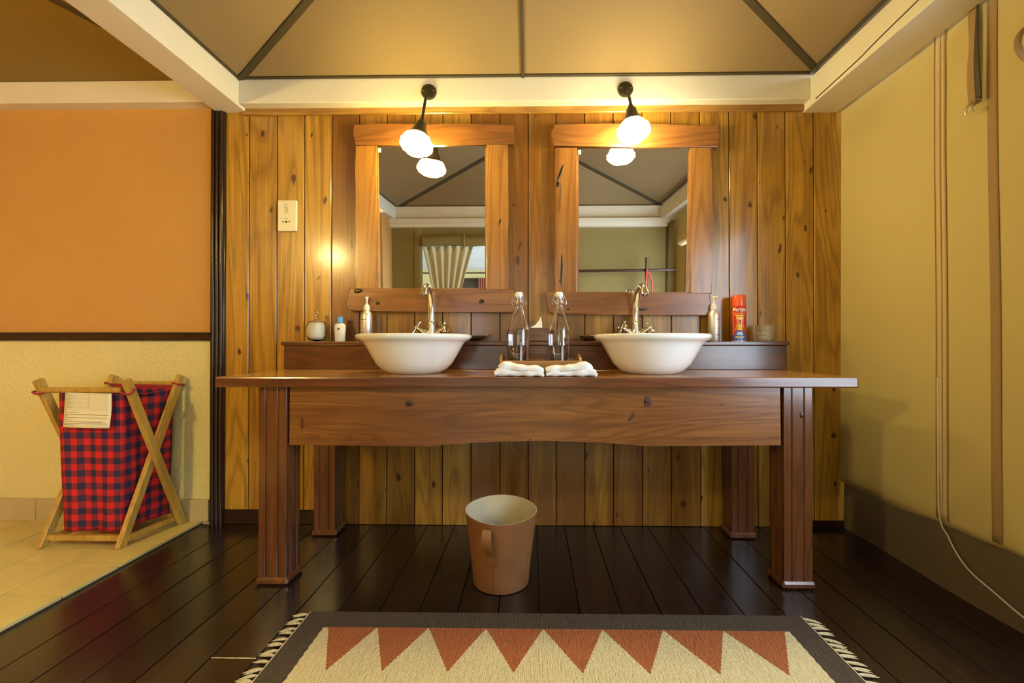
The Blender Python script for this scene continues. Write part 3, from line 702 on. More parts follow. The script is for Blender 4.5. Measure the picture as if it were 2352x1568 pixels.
add_tube(pm, [(-1.143, -0.0142, 1.448), (-1.129, -0.0142, 1.448)], 0.0012, 5)
finish('shaver_symbol', pm, grey_m, so)

# ================================================================ THINGS ON THE SHELF
SZ = 0.846
def ring(r, z): return (r, z)
# cotton jar with knob lid
j = thing('glass_jar', 'round glass jar of white cotton with a knobbed lid', 'jar', (-0.974, -0.055, SZ))
lathe('jar_body', [(0.0, 0.0), (0.026, 0.0), (0.032, 0.006), (0.044, 0.026), (0.0475, 0.046), (0.044, 0.068), (0.036, 0.084), (0.034, 0.086), (0.033, 0.084), (0.041, 0.067), (0.0445, 0.046), (0.041, 0.027), (0.030, 0.008), (0.0, 0.005)], (-0.974, -0.055, SZ), glass_g, j, 36, smooth='all')
bm = bmesh.new(); add_lathe(bm, [(0.0, 0.007), (0.029, 0.009), (0.040, 0.026), (0.0435, 0.046), (0.040, 0.066), (0.032, 0.081), (0.0, 0.083)], (-0.974, -0.055, SZ), 28)
for v in bm.verts:
    if v.co.x > -0.952 and v.co.z > SZ + 0.02: v.co.x -= 0.55 * (v.co.x + 0.952)
    v.co += Vector((math.sin(90 * v.co.z), math.sin(80 * v.co.x), 0)) * 0.0012
finish('cotton', bm, cotton_m, j, smooth='all')
lathe('lid', [(0.0, 0.086), (0.033, 0.0865), (0.034, 0.089), (0.014, 0.094), (0.008, 0.100), (0.005, 0.108), (0.008, 0.113), (0.005, 0.117), (0.010, 0.124), (0.0115, 0.130), (0.008, 0.137), (0.0, 0.139)], (-0.974, -0.055, SZ), glass, j, 24)
# lotion bottle with the blue cap
b = thing('lotion_bottle', 'small white lotion bottle with a light blue cap', 'bottle', (-0.867, -0.055, SZ))
lathe('bottle_body', [(0.0, 0.0), (0.021, 0.0), (0.0225, 0.003), (0.0235, 0.03), (0.0262, 0.060), (0.0250, 0.072), (0.018, 0.081), (0.012, 0.083), (0.0, 0.083)], (-0.867, -0.055, SZ), white_plastic, b, 28, Matrix.Diagonal((1, 0.62, 1, 1)))
lathe('cap', [(0.0, 0.082), (0.0140, 0.082), (0.0143, 0.109), (0.0135, 0.111), (0.0, 0.111)], (-0.867, -0.055, SZ), blue_plastic, b, 28)
pm = bmesh.new()
for z, w, h in ((0.0590, 0.0105, 0.0034), (0.0540, 0.0105, 0.0034)): add_box(pm, -0.867 - w / 2, -0.867 + w / 2, -0.0715, -0.0700, SZ + z - h / 2, SZ + z + h / 2)
finish('label_print', pm, black_m, b)
pm = bmesh.new()
for z, w, h in ((0.044, 0.007, 0.0012), (0.034, 0.005, 0.0010), (0.028, 0.006, 0.0010)): add_box(pm, -0.867 - w / 2, -0.867 + w / 2, -0.0708, -0.0690, SZ + z - h / 2, SZ + z + h / 2)
finish('small_print', pm, grey_m, b)
def on_cyl(bm, cx, cy, r, z, ang0=0.0):
    """bend a flat x-y drawing around a vertical cylinder facing the room"""
    for v in bm.verts:
        a = ang0 + v.co.x / r; zz = v.co.y; off = 0.0004 + v.co.z
        v.co = Vector((cx + (r + off) * math.sin(a), cy - (r + off) * math.cos(a), z + zz))
def cyl_patch(bm, w0, w1, z0, z1, n=10):
    """rectangle strip w0..w1 x z0..z1 in the flat drawing, subdivided along x"""
    p = [bm.verts.new((w0 + (w1 - w0) * i / n, z0, 0)) for i in range(n + 1)]
    q = [bm.verts.new((w0 + (w1 - w0) * i / n, z1, 0)) for i in range(n + 1)]
    for i in range(n): bm.faces.new((p[i], p[i + 1], q[i + 1], q[i]))
def pump_bottle(cx, cy, label, ang):
    b = thing('pump_bottle', label, 'bottle', (cx, cy, SZ), 'aluminium pump bottles on the shelf')
    lathe('bottle_body', [(0.0, 0.0), (0.0235, 0.0), (0.025, 0.002), (0.025, 0.108), (0.0235, 0.122), (0.019, 0.133), (0.0125, 0.140), (0.012, 0.144), (0.0, 0.144)], (cx, cy, SZ), alu, b, 32)
    bm = bmesh.new(); add_lathe(bm, [(0.0, 0.142), (0.0145, 0.142), (0.0145, 0.157), (0.0115, 0.159), (0.011, 0.166), (0.005, 0.168), (0.0042, 0.184), (0.0075, 0.192), (0.0085, 0.199), (0.0075, 0.202), (0.0, 0.203)], (cx, cy, SZ), 22)
    add_tube(bm, [(cx, cy, SZ + 0.197), (cx + 0.004, cy - 0.012, SZ + 0.197), (cx + 0.008, cy - 0.026, SZ + 0.193)], [0.005, 0.0045, 0.0035], 10)
    finish('pump', bm, white_plastic, b, smooth=True)
    bm = bmesh.new(); cyl_patch(bm, -0.016, 0.016, 0.098, 0.1005); cyl_patch(bm, -0.016, 0.016, 0.028, 0.0305)
    rnd = random.Random(4)
    for z in (0.083, 0.076, 0.064, 0.058, 0.046, 0.041, 0.036):
        w = rnd.uniform(0.004, 0.011); cyl_patch(bm, -w, w * rnd.uniform(0.4, 1), z, z + 0.0011)
    on_cyl(bm, cx, cy, 0.025, SZ, ang)
    finish('label_print', bm, black_m, b)
pump_bottle(-0.746, -0.055, 'silver pump bottle beside the blue capped lotion bottle', -0.35)
pump_bottle(0.813, -0.055, 'silver pump bottle beside the red spray can', 0.55)
# dark soap dishes
def dish(cx, label, w):
    d = thing('soap_dish', label, 'dish', (cx, -0.055, SZ), 'dark horn soap dishes')
    bm = bmesh.new(); add_lathe(bm, [(0.0, 0.004), (0.45, 0.005), (0.75, 0.012), (1.0, 0.024), (0.97, 0.026), (0.72, 0.016), (0.45, 0.010), (0.0, 0.009)], (cx, -0.055, SZ), 32, Matrix.Diagonal((w, 0.040, 1, 1)))
    finish('bowl', bm, soap_m, d, smooth='all')
    lathe('foot', [(0.0, 0.0), (0.018, 0.0), (0.014, 0.006), (0.0, 0.006)], (cx, -0.055, SZ), soap_m, d, 20)
dish(-0.262, 'dark boat shaped soap dish beside the tissue box', 0.062)
dish(0.262, 'dark boat shaped soap dish behind the basin nearer the canvas wall', 0.050)
so_ = bmesh.new(); add_prism(so_, [(-0.245, SZ + 0.012), (-0.236, SZ + 0.012), (-0.196, SZ + 0.024), (-0.190, SZ + 0.032), (-0.205, SZ + 0.034), (-0.240, SZ + 0.020)], -0.07, -0.045, 0.002)
tag(finish('nail_brush', so_, tray_x, loc=(-0.22, -0.055, SZ + 0.012)), 'small pale wooden brush lying in the dark soap dish', 'brush')
# tissue box
tb = thing('tissue_box', 'dark wooden tissue box between the glass bottles', 'tissue box', (-0.013, -0.055, SZ))
box('box_body', -0.104, 0.078, -0.100, -0.006, SZ, SZ + 0.060, splash_x, tb, 0.003, loc=(-0.013, -0.05, SZ + 0.03))
bm = bmesh.new()
cr = [(-0.010, SZ + 0.060), (0.018, SZ + 0.076), (0.036, SZ + 0.098), (0.041, SZ + 0.112), (0.046, SZ + 0.080), (0.047, SZ + 0.060)]
V1 = [bm.verts.new((x_, -0.066 + 0.006 * math.sin(40 * x_), z_)) for x_, z_ in cr]; V2 = [bm.verts.new((x_ - 0.004, -0.040 - 0.010 * math.cos(60 * x_), z_ - 0.003)) for x_, z_ in cr]
bm.faces.new(V1); bm.faces.new(V2[::-1])
for i in range(len(cr)): bm.faces.new((V1[i], V2[i], V2[(i + 1) % len(cr)], V1[(i + 1) % len(cr)]))
finish('tissue', bm, tissue_m, tb, label='white tissue pulled up to a peak')
pts = bmesh.new()
for k in range(7): add_lathe(pts, [(0.0, -0.004), (0.004, 0), (0.0, 0.004)], (-0.106, -0.096, SZ + 0.008 + 0.007 * k), 8)
finish('beading', pts, red_bead if False else soap_m, tb)
# spray can with lettering
cc = (0.923, -0.055); R_ = 0.0305
sc_ = thing('spray_can', 'red insect spray can with white lettering and blue base panel', 'spray can', (cc[0], cc[1], SZ))
lathe('can_body', [(0.0, 0.0), (R_ - 0.001, 0.0), (R_, 0.002), (R_, 0.152), (R_ - 0.002, 0.156), (0.0, 0.156)], (cc[0], cc[1], SZ), red_can, sc_, 40)
lathe('rim', [(R_ - 0.002, 0.0), (R_ + 0.0006, 0.0), (R_ + 0.0006, 0.003), (R_ - 0.001, 0.0035)], (cc[0], cc[1], SZ), alu, sc_, 40)
bm = bmesh.new(); add_lathe(bm, [(0.0, 0.156), (R_ - 0.0006, 0.156), (R_ - 0.0006, 0.166), (R_ - 0.002, 0.196), (R_ - 0.005, 0.207), (R_ - 0.008, 0.207), (R_ - 0.009, 0.196), (0.0, 0.192)], (cc[0], cc[1], SZ), 40)
for v in bm.verts:
    if v.co.z > SZ + 0.19: v.co.z -= 0.010 * max(0, -(v.co.x - cc[0]) / R_) * 0.3
finish('cap', bm, red_cap, sc_, smooth=True)
def can_print(name, bm, m, ang=-0.26): on_cyl(bm, cc[0], cc[1], R_, SZ, ang); return finish(name, bm, m, sc_)
bm = bmesh.new(); cyl_patch(bm, -0.028, 0.020, 0.122, 0.126); cyl_patch(bm, -0.034, -0.026, 0.03, 0.15, 4); can_print('orange_panel', bm, orange_m)
bm = text_mesh('Mortein', 0.0205, 0.0004); bmesh.ops.scale(bm, vec=(0.86, 1.35, 1), verts=bm.verts); bmesh.ops.subdivide_edges(bm, edges=[e for e in bm.edges if e.calc_length() > 0.004], cuts=2)
for v in bm.verts: v.co += Vector((-0.002, 0.132, 0.0012))
can_print('lettering', bm, whitep_m)
bm = bmesh.new()
for (w0, w1, z0, z1) in ((-0.016, 0.016, 0.111, 0.117), (-0.011, 0.014, 0.101, 0.108)): cyl_patch(bm, w0, w1, z0, z1, 8)
for v in bm.verts: v.co.z += 0.0002
can_print('sub_lettering', bm, yellow_m)
bm = bmesh.new(); n = 22; star = []
for k in range(n):
    a = 2 * PI * k / n; rr = 0.020 if k % 2 == 0 else 0.0095
    star.append(bm.verts.new((rr * math.cos(a), 0.062 + rr * math.sin(a) * 1.1, 0.0003)))
cv = bm.verts.new((0, 0.062, 0.0003))
for k in range(n): bm.faces.new((star[k], star[(k + 1) % n], cv))
for s in (-1, 1):
    rg = [((-0.022 + 0.010 * math.sin(PI * k / 8)) * s, 0.045 + 0.010 * k) for k in range(9)]
    for (xa, za), (xb, zb) in zip(rg, rg[1:]):
        q = [bm.verts.new(p) for p in ((xa, za, 0.0002), (xa + 0.0018, za, 0.0002), (xb + 0.0018, zb, 0.0002), (xb, zb, 0.0002))]; bm.faces.new(q)
can_print('sunburst', bm, yellow_m)
bm = bmesh.new()
for r0, r1, zc in ((0.0085, 0.0065, 0.088),):
    o1 = [bm.verts.new((r0 * math.cos(2 * PI * k / 20), zc + r0 * math.sin(2 * PI * k / 20), 0.0004)) for k in range(20)]
    o2 = [bm.verts.new((r1 * math.cos(2 * PI * k / 20), zc + r1 * math.sin(2 * PI * k / 20), 0.0004)) for k in range(20)]
    for k in range(20): bm.faces.new((o1[k], o1[(k + 1) % 20], o2[(k + 1) % 20], o2[k]))
cyl_patch(bm, -0.014, 0.014, 0.0975, 0.1000, 8)
can_print('badge', bm, whitep_m)
bm = bmesh.new()
for s in range(12):
    xa = -0.030 + 0.060 * s / 12; xb = xa + 0.005
    ha, hb = 0.046 * math.sqrt(max(0, 1 - (xa / 0.0305) ** 2)) ** 1.3, 0.046 * math.sqrt(max(0, 1 - (xb / 0.0305) ** 2)) ** 1.3
    q = [bm.verts.new(p) for p in ((xa, 0.004, 0.0005), (xb, 0.004, 0.0005), (xb, 0.004 + hb, 0.0005), (xa, 0.004 + ha, 0.0005))]; bm.faces.new(q)
can_print('blue_panel', bm, bluep_m)
bm = bmesh.new()
for (w, z) in ((0.010, 0.038), (0.012, 0.033), (0.013, 0.028), (0.009, 0.010)):
    cyl_patch(bm, -w, w, z, z + 0.0028, 6)
for v in bm.verts: v.co.z += 0.0008
can_print('panel_print', bm, whitep_m)
bm = bmesh.new(); cyl_patch(bm, -0.018, 0.018, 0.017, 0.022, 6)
for v in bm.verts: v.co.z += 0.0008
can_print('panel_strip', bm, yellow_m)
# tub of cotton buds
ct = thing('cotton_bud_tub', 'low clear tub of cotton buds at the end of the shelf', 'tub', (1.037, -0.055, SZ))
lathe('tub', [(0.0, 0.0), (0.035, 0.0), (0.0365, 0.002), (0.0365, 0.042), (0.039, 0.043), (0.039, 0.064), (0.036, 0.072), (0.0, 0.073), (0.0, 0.071), (0.034, 0.070), (0.0365, 0.063), (0.0365, 0.046), (0.0345, 0.042), (0.0345, 0.003), (0.0, 0.002)], (1.037, -0.055, SZ), cloudy, ct, 36)
rnd = random.Random(5)
for k in range(14):
    a = rnd.uniform(0, 2 * PI); r0 = rnd.uniform(0.0, 0.022); p = Vector((1.037 + r0 * math.cos(a), -0.055 + r0 * math.sin(a), SZ + 0.012 + 0.0022 * k))
    th = rnd.uniform(0, PI); dv = Vector((math.cos(th), math.sin(th) * 0.5, rnd.uniform(-0.25, 0.35))).normalized() * 0.022
    p.x = 1.037 + (p.x - 1.037) * 0.3; p.y = -0.055 + (p.y + 0.055) * 0.3
    tag(tube('cotton_bud', [p - dv, p - dv * 0.75, p - dv * 0.7, p + dv * 0.7, p + dv * 0.75, p + dv], [0.0014, 0.0024, 0.0010, 0.0010, 0.0024, 0.0014], cotton_m, None, 7, loc=tuple(p)), 'white cotton bud lying in the clear tub', 'cotton bud', 'cotton buds in the tub')

# ================================================================ TRAY, BOTTLES, TUMBLERS, TOWELS
tr = thing('serving_tray', 'shallow wooden tray holding two bottles and two tumblers', 'tray', (0.032, -0.335, TZ))
box('tray_base', -0.112, 0.177, -0.440, -0.225, TZ, TZ + 0.008, tray_x, tr, 0.001)
box('tray_side', -0.118, 0.183, -0.443, -0.435, TZ, TZ + 0.052, tray_x, tr, 0.002)
box('tray_side', -0.118, 0.183, -0.232, -0.224, TZ, TZ + 0.052, tray_x, tr, 0.002)
for x0, s in ((-0.118, 1), (0.175, -1)):
    bm = bmesh.new()
    prof = [(-0.435, TZ), (-0.435, TZ + 0.050)] + [(-0.435 + 0.203 * k / 10, TZ + 0.052 + 0.022 * math.sin(PI * k / 10) ** 0.6) for k in range(1, 10)] + [(-0.232, TZ + 0.050), (-0.232, TZ)]
    a = [bm.verts.new((x0, y, z)) for y, z in prof]; c_ = [bm.verts.new((x0 + 0.008, y, z)) for y, z in prof]
    bm.faces.new(a); bm.faces.new(c_[::-1])
    for i in range(len(prof)): bm.faces.new((a[i], c_[i], c_[(i + 1) % len(prof)], a[(i + 1) % len(prof)]))
    finish('tray_handle', bm, tray_x, tr)
BZ = TZ + 0.008
def swing_bottle(cx, cy, label):
    b = thing('glass_bottle', label, 'bottle', (cx, cy, BZ), 'swing top water bottles in the tray')
    outer = [(0.0, 0.0), (0.036, 0.0), (0.0415, 0.004), (0.0425, 0.012), (0.0425, 0.140), (0.041, 0.158), (0.036, 0.178), (0.028, 0.205), (0.020, 0.232), (0.0155, 0.250), (0.0148, 0.262), (0.0175, 0.266), (0.0185, 0.276), (0.0172, 0.286), (0.0165, 0.290)]
    inner = [(0.012, 0.290), (0.0115, 0.262), (0.0125, 0.248), (0.017, 0.231), (0.025, 0.204), (0.033, 0.177), (0.038, 0.157), (0.0395, 0.140), (0.0395, 0.012), (0.037, 0.006), (0.0, 0.006)]
    lathe('bottle_glass', outer + inner, (cx, cy, BZ), glass, b, 40)
    lathe('water', [(0.0, 0.0058), (0.0372, 0.0058), (0.0397, 0.012), (0.0397, 0.140), (0.0383, 0.156), (0.0375, 0.159), (0.0, 0.159)], (cx, cy, BZ), water, b, 40)
    lathe('stopper', [(0.0, 0.282), (0.011, 0.284), (0.011, 0.290), (0.0150, 0.292), (0.0150, 0.306), (0.012, 0.310), (0.0, 0.311)], (cx, cy, BZ), ceramic, b, 22)
    bm = bmesh.new()
    for s in (-1, 1):
        add_tube(bm, catmull([(cx, cy, BZ + 0.302), (cx + s * 0.016, cy, BZ + 0.303), (cx + s * 0.022, cy - 0.003, BZ + 0.288), (cx + s * 0.028, cy - 0.005, BZ + 0.270), (cx + s * 0.024, cy - 0.006, BZ + 0.259), (cx + s * 0.017, cy - 0.006, BZ + 0.264), (cx + s * 0.0165, cy, BZ + 0.268)], 4), 0.0013, 7)
    add_tube(bm, [(cx + 0.0175 * math.cos(a), cy + 0.0175 * math.sin(a), BZ + 0.262) for a in [2 * PI * k / 24 for k in range(25)]], 0.0012, 6, False)
    finish('wire_bail', bm, steel, b, smooth=True)
    bm = text_mesh('1L', 0.010); 
    for v in bm.verts: v.co += Vector((0, 0.198, 0))
    on_cyl(bm, cx, cy, 0.031, BZ, 0.0); bm.free()
swing_bottle(-0.051, -0.290, 'swing top glass water bottle nearer the hamper side basin')
swing_bottle(0.109, -0.290, 'swing top glass water bottle nearer the canvas side basin')
def tumbler(cx, cy, label):
    b = thing('glass_tumbler', label, 'tumbler', (cx, cy, BZ), 'clear tumblers in the tray')
    lathe('tumbler_glass', [(0.0, 0.0), (0.030, 0.0), (0.033, 0.003), (0.0365, 0.098), (0.0360, 0.0990), (0.0350, 0.098), (0.0318, 0.012), (0.029, 0.009), (0.0, 0.009)], (cx, cy, BZ), glass, b, 36)
tumbler(-0.056, -0.385, 'clear tumbler in front of the water bottle by the hamper side basin')
tumbler(0.099, -0.385, 'clear tumbler in front of the water bottle by the canvas side basin')
def towel(x0, x1, flip, label):
    o = thing('face_towel', label, 'towel', ((x0 + x1) / 2, -0.50, TZ), 'folded face towels on the table edge')
    rnd = random.Random(21 + int(flip)); L = x1 - x0
    layers = 2
    for k in range(layers):
        ext_ = [0.0, 0.014][k]
        zb = TZ + 0.020 * k
        def f(u, v, k=k, zb=zb, ext_=ext_):
            # closed rounded slab: v runs around the section, u along the length
            uu = u if not flip else 1 - u
            xx = x0 + ext_ * (1 if not flip else 0) + (L - ext_) * u
            a = 2 * PI * v
            ends = min(1.0, 5.5 * min(u, 1 - u) + 0.28) ** 0.6
            tall = 1.0 + 0.55 * (1 - uu) ** 2 - 0.25 * math.sin(PI * uu)
            hy = (0.052 - 0.003 * k) * (0.9 + 0.1 * ends); hz = 0.0125 * tall * ends
            cyv = -0.502 + 0.006 * math.sin(5 * u + k)
            sy = math.copysign(abs(math.cos(a)) ** 0.45, math.cos(a)); sz_ = math.copysign(abs(math.sin(a)) ** 0.7, math.sin(a))
            lift = (0.014 * k + 0.0) * 0 + zb - TZ
            droop = 1 - 0.35 * uu
            return (xx + 0.003 * math.sin(9 * v * PI + k), cyv + hy * sy + 0.002 * math.sin(17 * u + 3 * k), TZ + 0.0010 + lift * droop + hz * (1 + sz_) + 0.0012 * math.sin(23 * u + 11 * v))
        bm = bmesh.new(); nu, nv = 40, 28
        V = [[bm.verts.new(f(i / nu, j / nv)) for j in range(nv)] for i in range(nu + 1)]
        for i in range(nu):
            for jx in range(nv): bm.faces.new((V[i][jx], V[i + 1][jx], V[i + 1][(jx + 1) % nv], V[i][(jx + 1) % nv]))
        bm.faces.new(V[0][::-1]); bm.faces.new(V[-1])
        finish('fold', bm, towel_m, o, smooth='all')
towel(-0.128, 0.040, False, 'folded white face towel with ragged end towards the hamper')
towel(0.050, 0.220, True, 'folded white face towel with ragged end towards the canvas wall')

# ================================================================ LAUNDRY HAMPER
hz0 = 0.013
h = thing('laundry_hamper', 'folding wooden laundry hamper with red and navy checked bag', 'hamper', (-1.80, -0.165, hz0))
yF, yR = -0.292, -0.034
xl, xr = -1.975, -1.655
def lean(name, p, q, off): bar(name, (p[0] + off, p[1], p[2]), (q[0] + off, q[1], q[2]), 0.020, 0.034, (1, 0, 0), stick, h)
# crossing bars on both ends: one leans back, one leans forward
for xc, s in ((xl, -1), (xr, 1)):
    lean('crossbar', (xc, yF, hz0), (xc + 0.045 if s > 0 else xc + 0.055, yR, 0.690), 0.0)
    lean('crossbar', (xc + (0.035 if s > 0 else 0.045), yR, hz0), (xc + 0.002, yF, 0.690), 0.021 * s)
for (y, x0, x1, z) in ((yF, xl - 0.005, xr + 0.0, 0.648), (yR, xl + 0.05, xr + 0.03, 0.652)):
    tube('top_rail', [(x0, y + 0.006, z), (x1, y + 0.006, z)], 0.0115, stick, h, 12)
for (y, x0, x1) in ((yF + 0.012, xl, xr), (yR - 0.012, xl + 0.04, xr + 0.035)):
    box('bottom_rail', x0, x1, y - 0.010, y + 0.010, 0.040, 0.062, stick, h, 0.002)
bar('side_rail', (xr + 0.01, yF + 0.02, 0.047), (xr + 0.04, yR - 0.02, 0.047), 0.016, 0.022, (1, 0, 0), stick, h)
bar('side_rail', (xl + 0.01, yF + 0.02, 0.047), (xl + 0.04, yR - 0.02, 0.047), 0.016, 0.022, (1, 0, 0), stick, h)
# bag
bm = bmesh.new(); uvl = bm.loops.layers.uv.new('UVMap'); nV = 30
def bagring(s, v):
    """perimeter parameter s in 0..4, v height 0..1 -> point, u length"""
    z = 0.066 + 0.575 * v
    x0, x1 = -1.922 - 0.0 * v, -1.668 - 0.012 * (1 - v) + 0.004 * v
    y0 = yF + 0.014 + 0.022 * (1 - v); y1 = yR - 0.014
    x0b, x1b = x0 + 0.042, x1 + 0.030
    k = int(s) % 4; t_ = s - int(s)
    c_ = [(x0, y0), (x1, y0), (x1b, y1), (x0b, y1)]
    a, b_ = c_[k], c_[(k + 1) % 4]
    px, py = a[0] + (b_[0] - a[0]) * t_, a[1] + (b_[1] - a[1]) * t_
    nrm_ = [(0, -1), (1, -0.1), (0, 1), (-1, 0.1)][k]
    w = (0.006 * math.sin(3 * PI * t_ + 1.5 * v) * math.sin(PI * t_) + 0.004 * math.sin(7 * PI * t_ + 4 * (1 - v))) * (0.35 + 0.65 * (1 - v)) - 0.010 * math.sin(PI * t_) * (1 if k in (1, 3) else 0.2)
    sag = -0.022 * math.sin(PI * t_) if (k in (1, 3) and v > 0.97) else 0
    return Vector((px + nrm_[0] * w, py + nrm_[1] * w, z + sag))
NS = 64; lens = []
ringv = [[bm.verts.new(bagring(4 * i / NS, j / nV)) for i in range(NS)] for j in range(nV + 1)]
per = [0.255, 0.235, 0.255, 0.235]
def ulen(i):
    s = 4 * i / NS; k = min(int(s), 3); return sum(per[:k]) + per[k] * (s - k)
for j_ in range(nV):
    for i in range(NS):
        f = bm.faces.new((ringv[j_][i], ringv[j_][(i + 1) % NS], ringv[j_ + 1][(i + 1) % NS], ringv[j_ + 1][i]))
        for lp, (ii, jj) in zip(f.loops, ((i, j_), (i + 1, j_), (i + 1, j_ + 1), (i, j_ + 1))): lp[uvl].uv = (ulen(ii) + 0.012, 0.575 * jj / nV + 0.008)
f = bm.faces.new(ringv[0])
bag = finish('bag', bm, plaid, h, smooth='all', label='red and navy checked cloth bag')
md = bag.modifiers.new('thickness', 'SOLIDIFY'); md.thickness = 0.003; md.offset = -1
# cloth ties at the corners
def tie(p, ax, r=0.021):
    ax = Vector(ax).normalized(); M = Vector((0, 0, 1)).rotation_difference(ax).to_matrix()
    pts = [Vector(p) + M @ Vector((r * math.cos(a), r * 1.0 * math.sin(a), 0.004 * math.sin(2 * a))) for a in [2 * PI * k / 20 for k in range(21)]]
    tube('tie', pts, 0.0042, tie_m, h, 7)
for (xx, yy) in ((xl - 0.02, yF + 0.010), (xr + 0.022, yF + 0.010)): tie((xx, yy, 0.642), (0, -0.35, 1))
for (xx, yy) in ((xl + 0.05, yR - 0.012), (xr + 0.042, yR - 0.012)): tie((xx, yy, 0.650), (0, 0.35, 1))
bar('strap_cloth', (xl + 0.075, yR - 0.02, 0.646), (xr + 0.02, yR - 0.02, 0.640), 0.004, 0.016, (0, 1, 0), tie_m, h)
# laundry list
pa = thing('laundry_list', 'printed cream laundry list hanging on the checked bag', 'paper', (-1.788, yF - 0.01, 0.498))
fp = lambda u, v: (-1.881 + 0.188 * u - 0.004 * (1 - v) + 0.005 * math.sin(3 * v) * u, -0.2965 - 0.006 * math.sin(PI * u) * (1 - v) + 0.004 * v, 0.500 + 0.139 * v - 0.004 * u)
grid('sheet', fp, 12, 10, paper_m, pa, 0.0006, smooth='all')
bm = bmesh.new()
def pr_line(u0, u1, v, w=0.0008):
    n = 8; P_ = [[Vector(fp(u0 + (u1 - u0) * i / n, v + dv)) + Vector((0, -0.0012, 0)) for i in range(n + 1)] for dv in (0, w / 0.139)]
    vs0 = [bm.verts.new(p) for p in P_[0]]; vs1 = [bm.verts.new(p) for p in P_[1]]
    for i in range(n): bm.faces.new((vs0[i], vs0[i + 1], vs1[i + 1], vs1[i]))
rnd = random.Random(8)
for k in range(13): pr_line(0.04, 0.93, 0.96 - 0.038 * k, 0.0005)
for k in range(11): pr_line(0.05, rnd.uniform(0.12, 0.25), 0.945 - 0.038 * k, 0.0009); pr_line(0.50, 0.54, 0.945 - 0.038 * k, 0.0009)
finish('table_lines', bm, grey_m, pa); bm = bmesh.new()
for v, e in ((0.43, 0.30), (0.37, 0.95), (0.335, 0.10), (0.285, 0.93), (0.215, 0.22), (0.165, 0.85), (0.115, 0.95), (0.075, 0.25)): pr_line(0.04, e, v, 0.0014)
finish('paragraph_lines', bm, black_m, pa)

# ================================================================ BIN
bx_, by_ = -0.108, -0.492
bn = thing('waste_bin', 'tan leather waste bin with a stitched strap handle', 'bin', (bx_, by_, 0.0))
bm = bmesh.new(); seg = 56
def binpt(a, v, off):
    r = 0.097 + 0.026 * v ** 1.15 + off; z = 0.003 + 0.250 * v
    e = 1 + 0.03 * v * math.cos(2 * a) ; zz = z + 0.006 * v * v * math.sin(a * 1 + 0.3) + (-0.005 * v * v * math.cos(a + 0.6))
    return (bx_ + r * e * math.cos(a), by_ + r * math.sin(a) / e, zz)
O = [[bm.verts.new(binpt(2 * PI * i / seg, j / 14, 0)) for i in range(seg)] for j in range(15)]
for j_ in range(14):
    for i in range(seg): bm.faces.new((O[j_][i], O[j_][(i + 1) % seg], O[j_ + 1][(i + 1) % seg], O[j_ + 1][i]))
bm.faces.new(O[0][::-1])
finish('bin_body', bm, leather, bn, smooth=True)
bm = bmesh.new()
I = [[bm.verts.new(binpt(2 * PI * i / seg, j / 14, -0.0035)) for i in range(seg)] for j in range(1, 15)]
for j_ in range(13):
    for i in range(seg): bm.faces.new((I[j_][i], I[j_ + 1][i], I[j_ + 1][(i + 1) % seg], I[j_][(i + 1) % seg]))
bm.faces.new(I[0])
top = [bm.verts.new(binpt(2 * PI * i / seg, 1.0, 0)) for i in range(seg)]
for i in range(seg): bm.faces.new((I[-1][i], top[i], top[(i + 1) % seg], I[-1][(i + 1) % seg]))
finish('lining', bm, leather_in, bn, smooth=True)
ang = -PI / 2 - 0.32
def on_bin(da, v, off): return Vector(binpt(ang + da, v, off))
bm = bmesh.new(); n = 22; rows_ = []
for k in range(n + 1):
    v = 0.92 - 0.52 * k / n; bul = 0.020 * math.sin(PI * min(1, k / (n * 0.72))) if k < n * 0.72 else 0
    da0, sk = 0.125, 0.10 * k / n
    rows_.append([bm.verts.new(on_bin(-da0 + sk, v, 0.0025 + bul)), bm.verts.new(on_bin(da0 + sk, v, 0.0025 + bul)), bm.verts.new(on_bin(da0 + sk, v, 0.0058 + bul)), bm.verts.new(on_bin(-da0 + sk, v, 0.0058 + bul))])
for a, b_ in zip(rows_, rows_[1:]):
    for k in range(4): bm.faces.new((a[k], a[(k + 1) % 4], b_[(k + 1) % 4], b_[k]))
bm.faces.new(rows_[0]); bm.faces.new(rows_[-1][::-1])
hd = finish('strap_handle', bm, leather, bn, smooth=True)
bm = bmesh.new()
for k in range(9):
    v = 0.555 - 0.135 * k / 8
    for s in (-1, 1): add_tube(bm, [on_bin(0.09 + 0.105 * s, v, 0.0062), on_bin(0.09 + 0.105 * s, v - 0.008, 0.0062)], 0.0008, 5)
for k in range(6): add_tube(bm, [on_bin(-0.01 + 0.036 * k, 0.412, 0.0062), on_bin(-0.01 + 0.036 * k + 0.02, 0.412, 0.0062)], 0.0008, 5)
finish('stitching', bm, stitch_m, hd)
bm = bmesh.new()
for k in range(90):
    a = 2 * PI * k / 90; add_tube(bm, [binpt(a, 0.035, 0.0006), binpt(a + 0.035, 0.035, 0.0006)], 0.0008, 4)
finish('base_stitching', bm, stitch_m, bn)
tube('seam', [on_bin(0.12, 0.44 - 0.42 * k / 8, 0.0002) for k in range(9)], 0.0010, stitch_m, bn, 5)

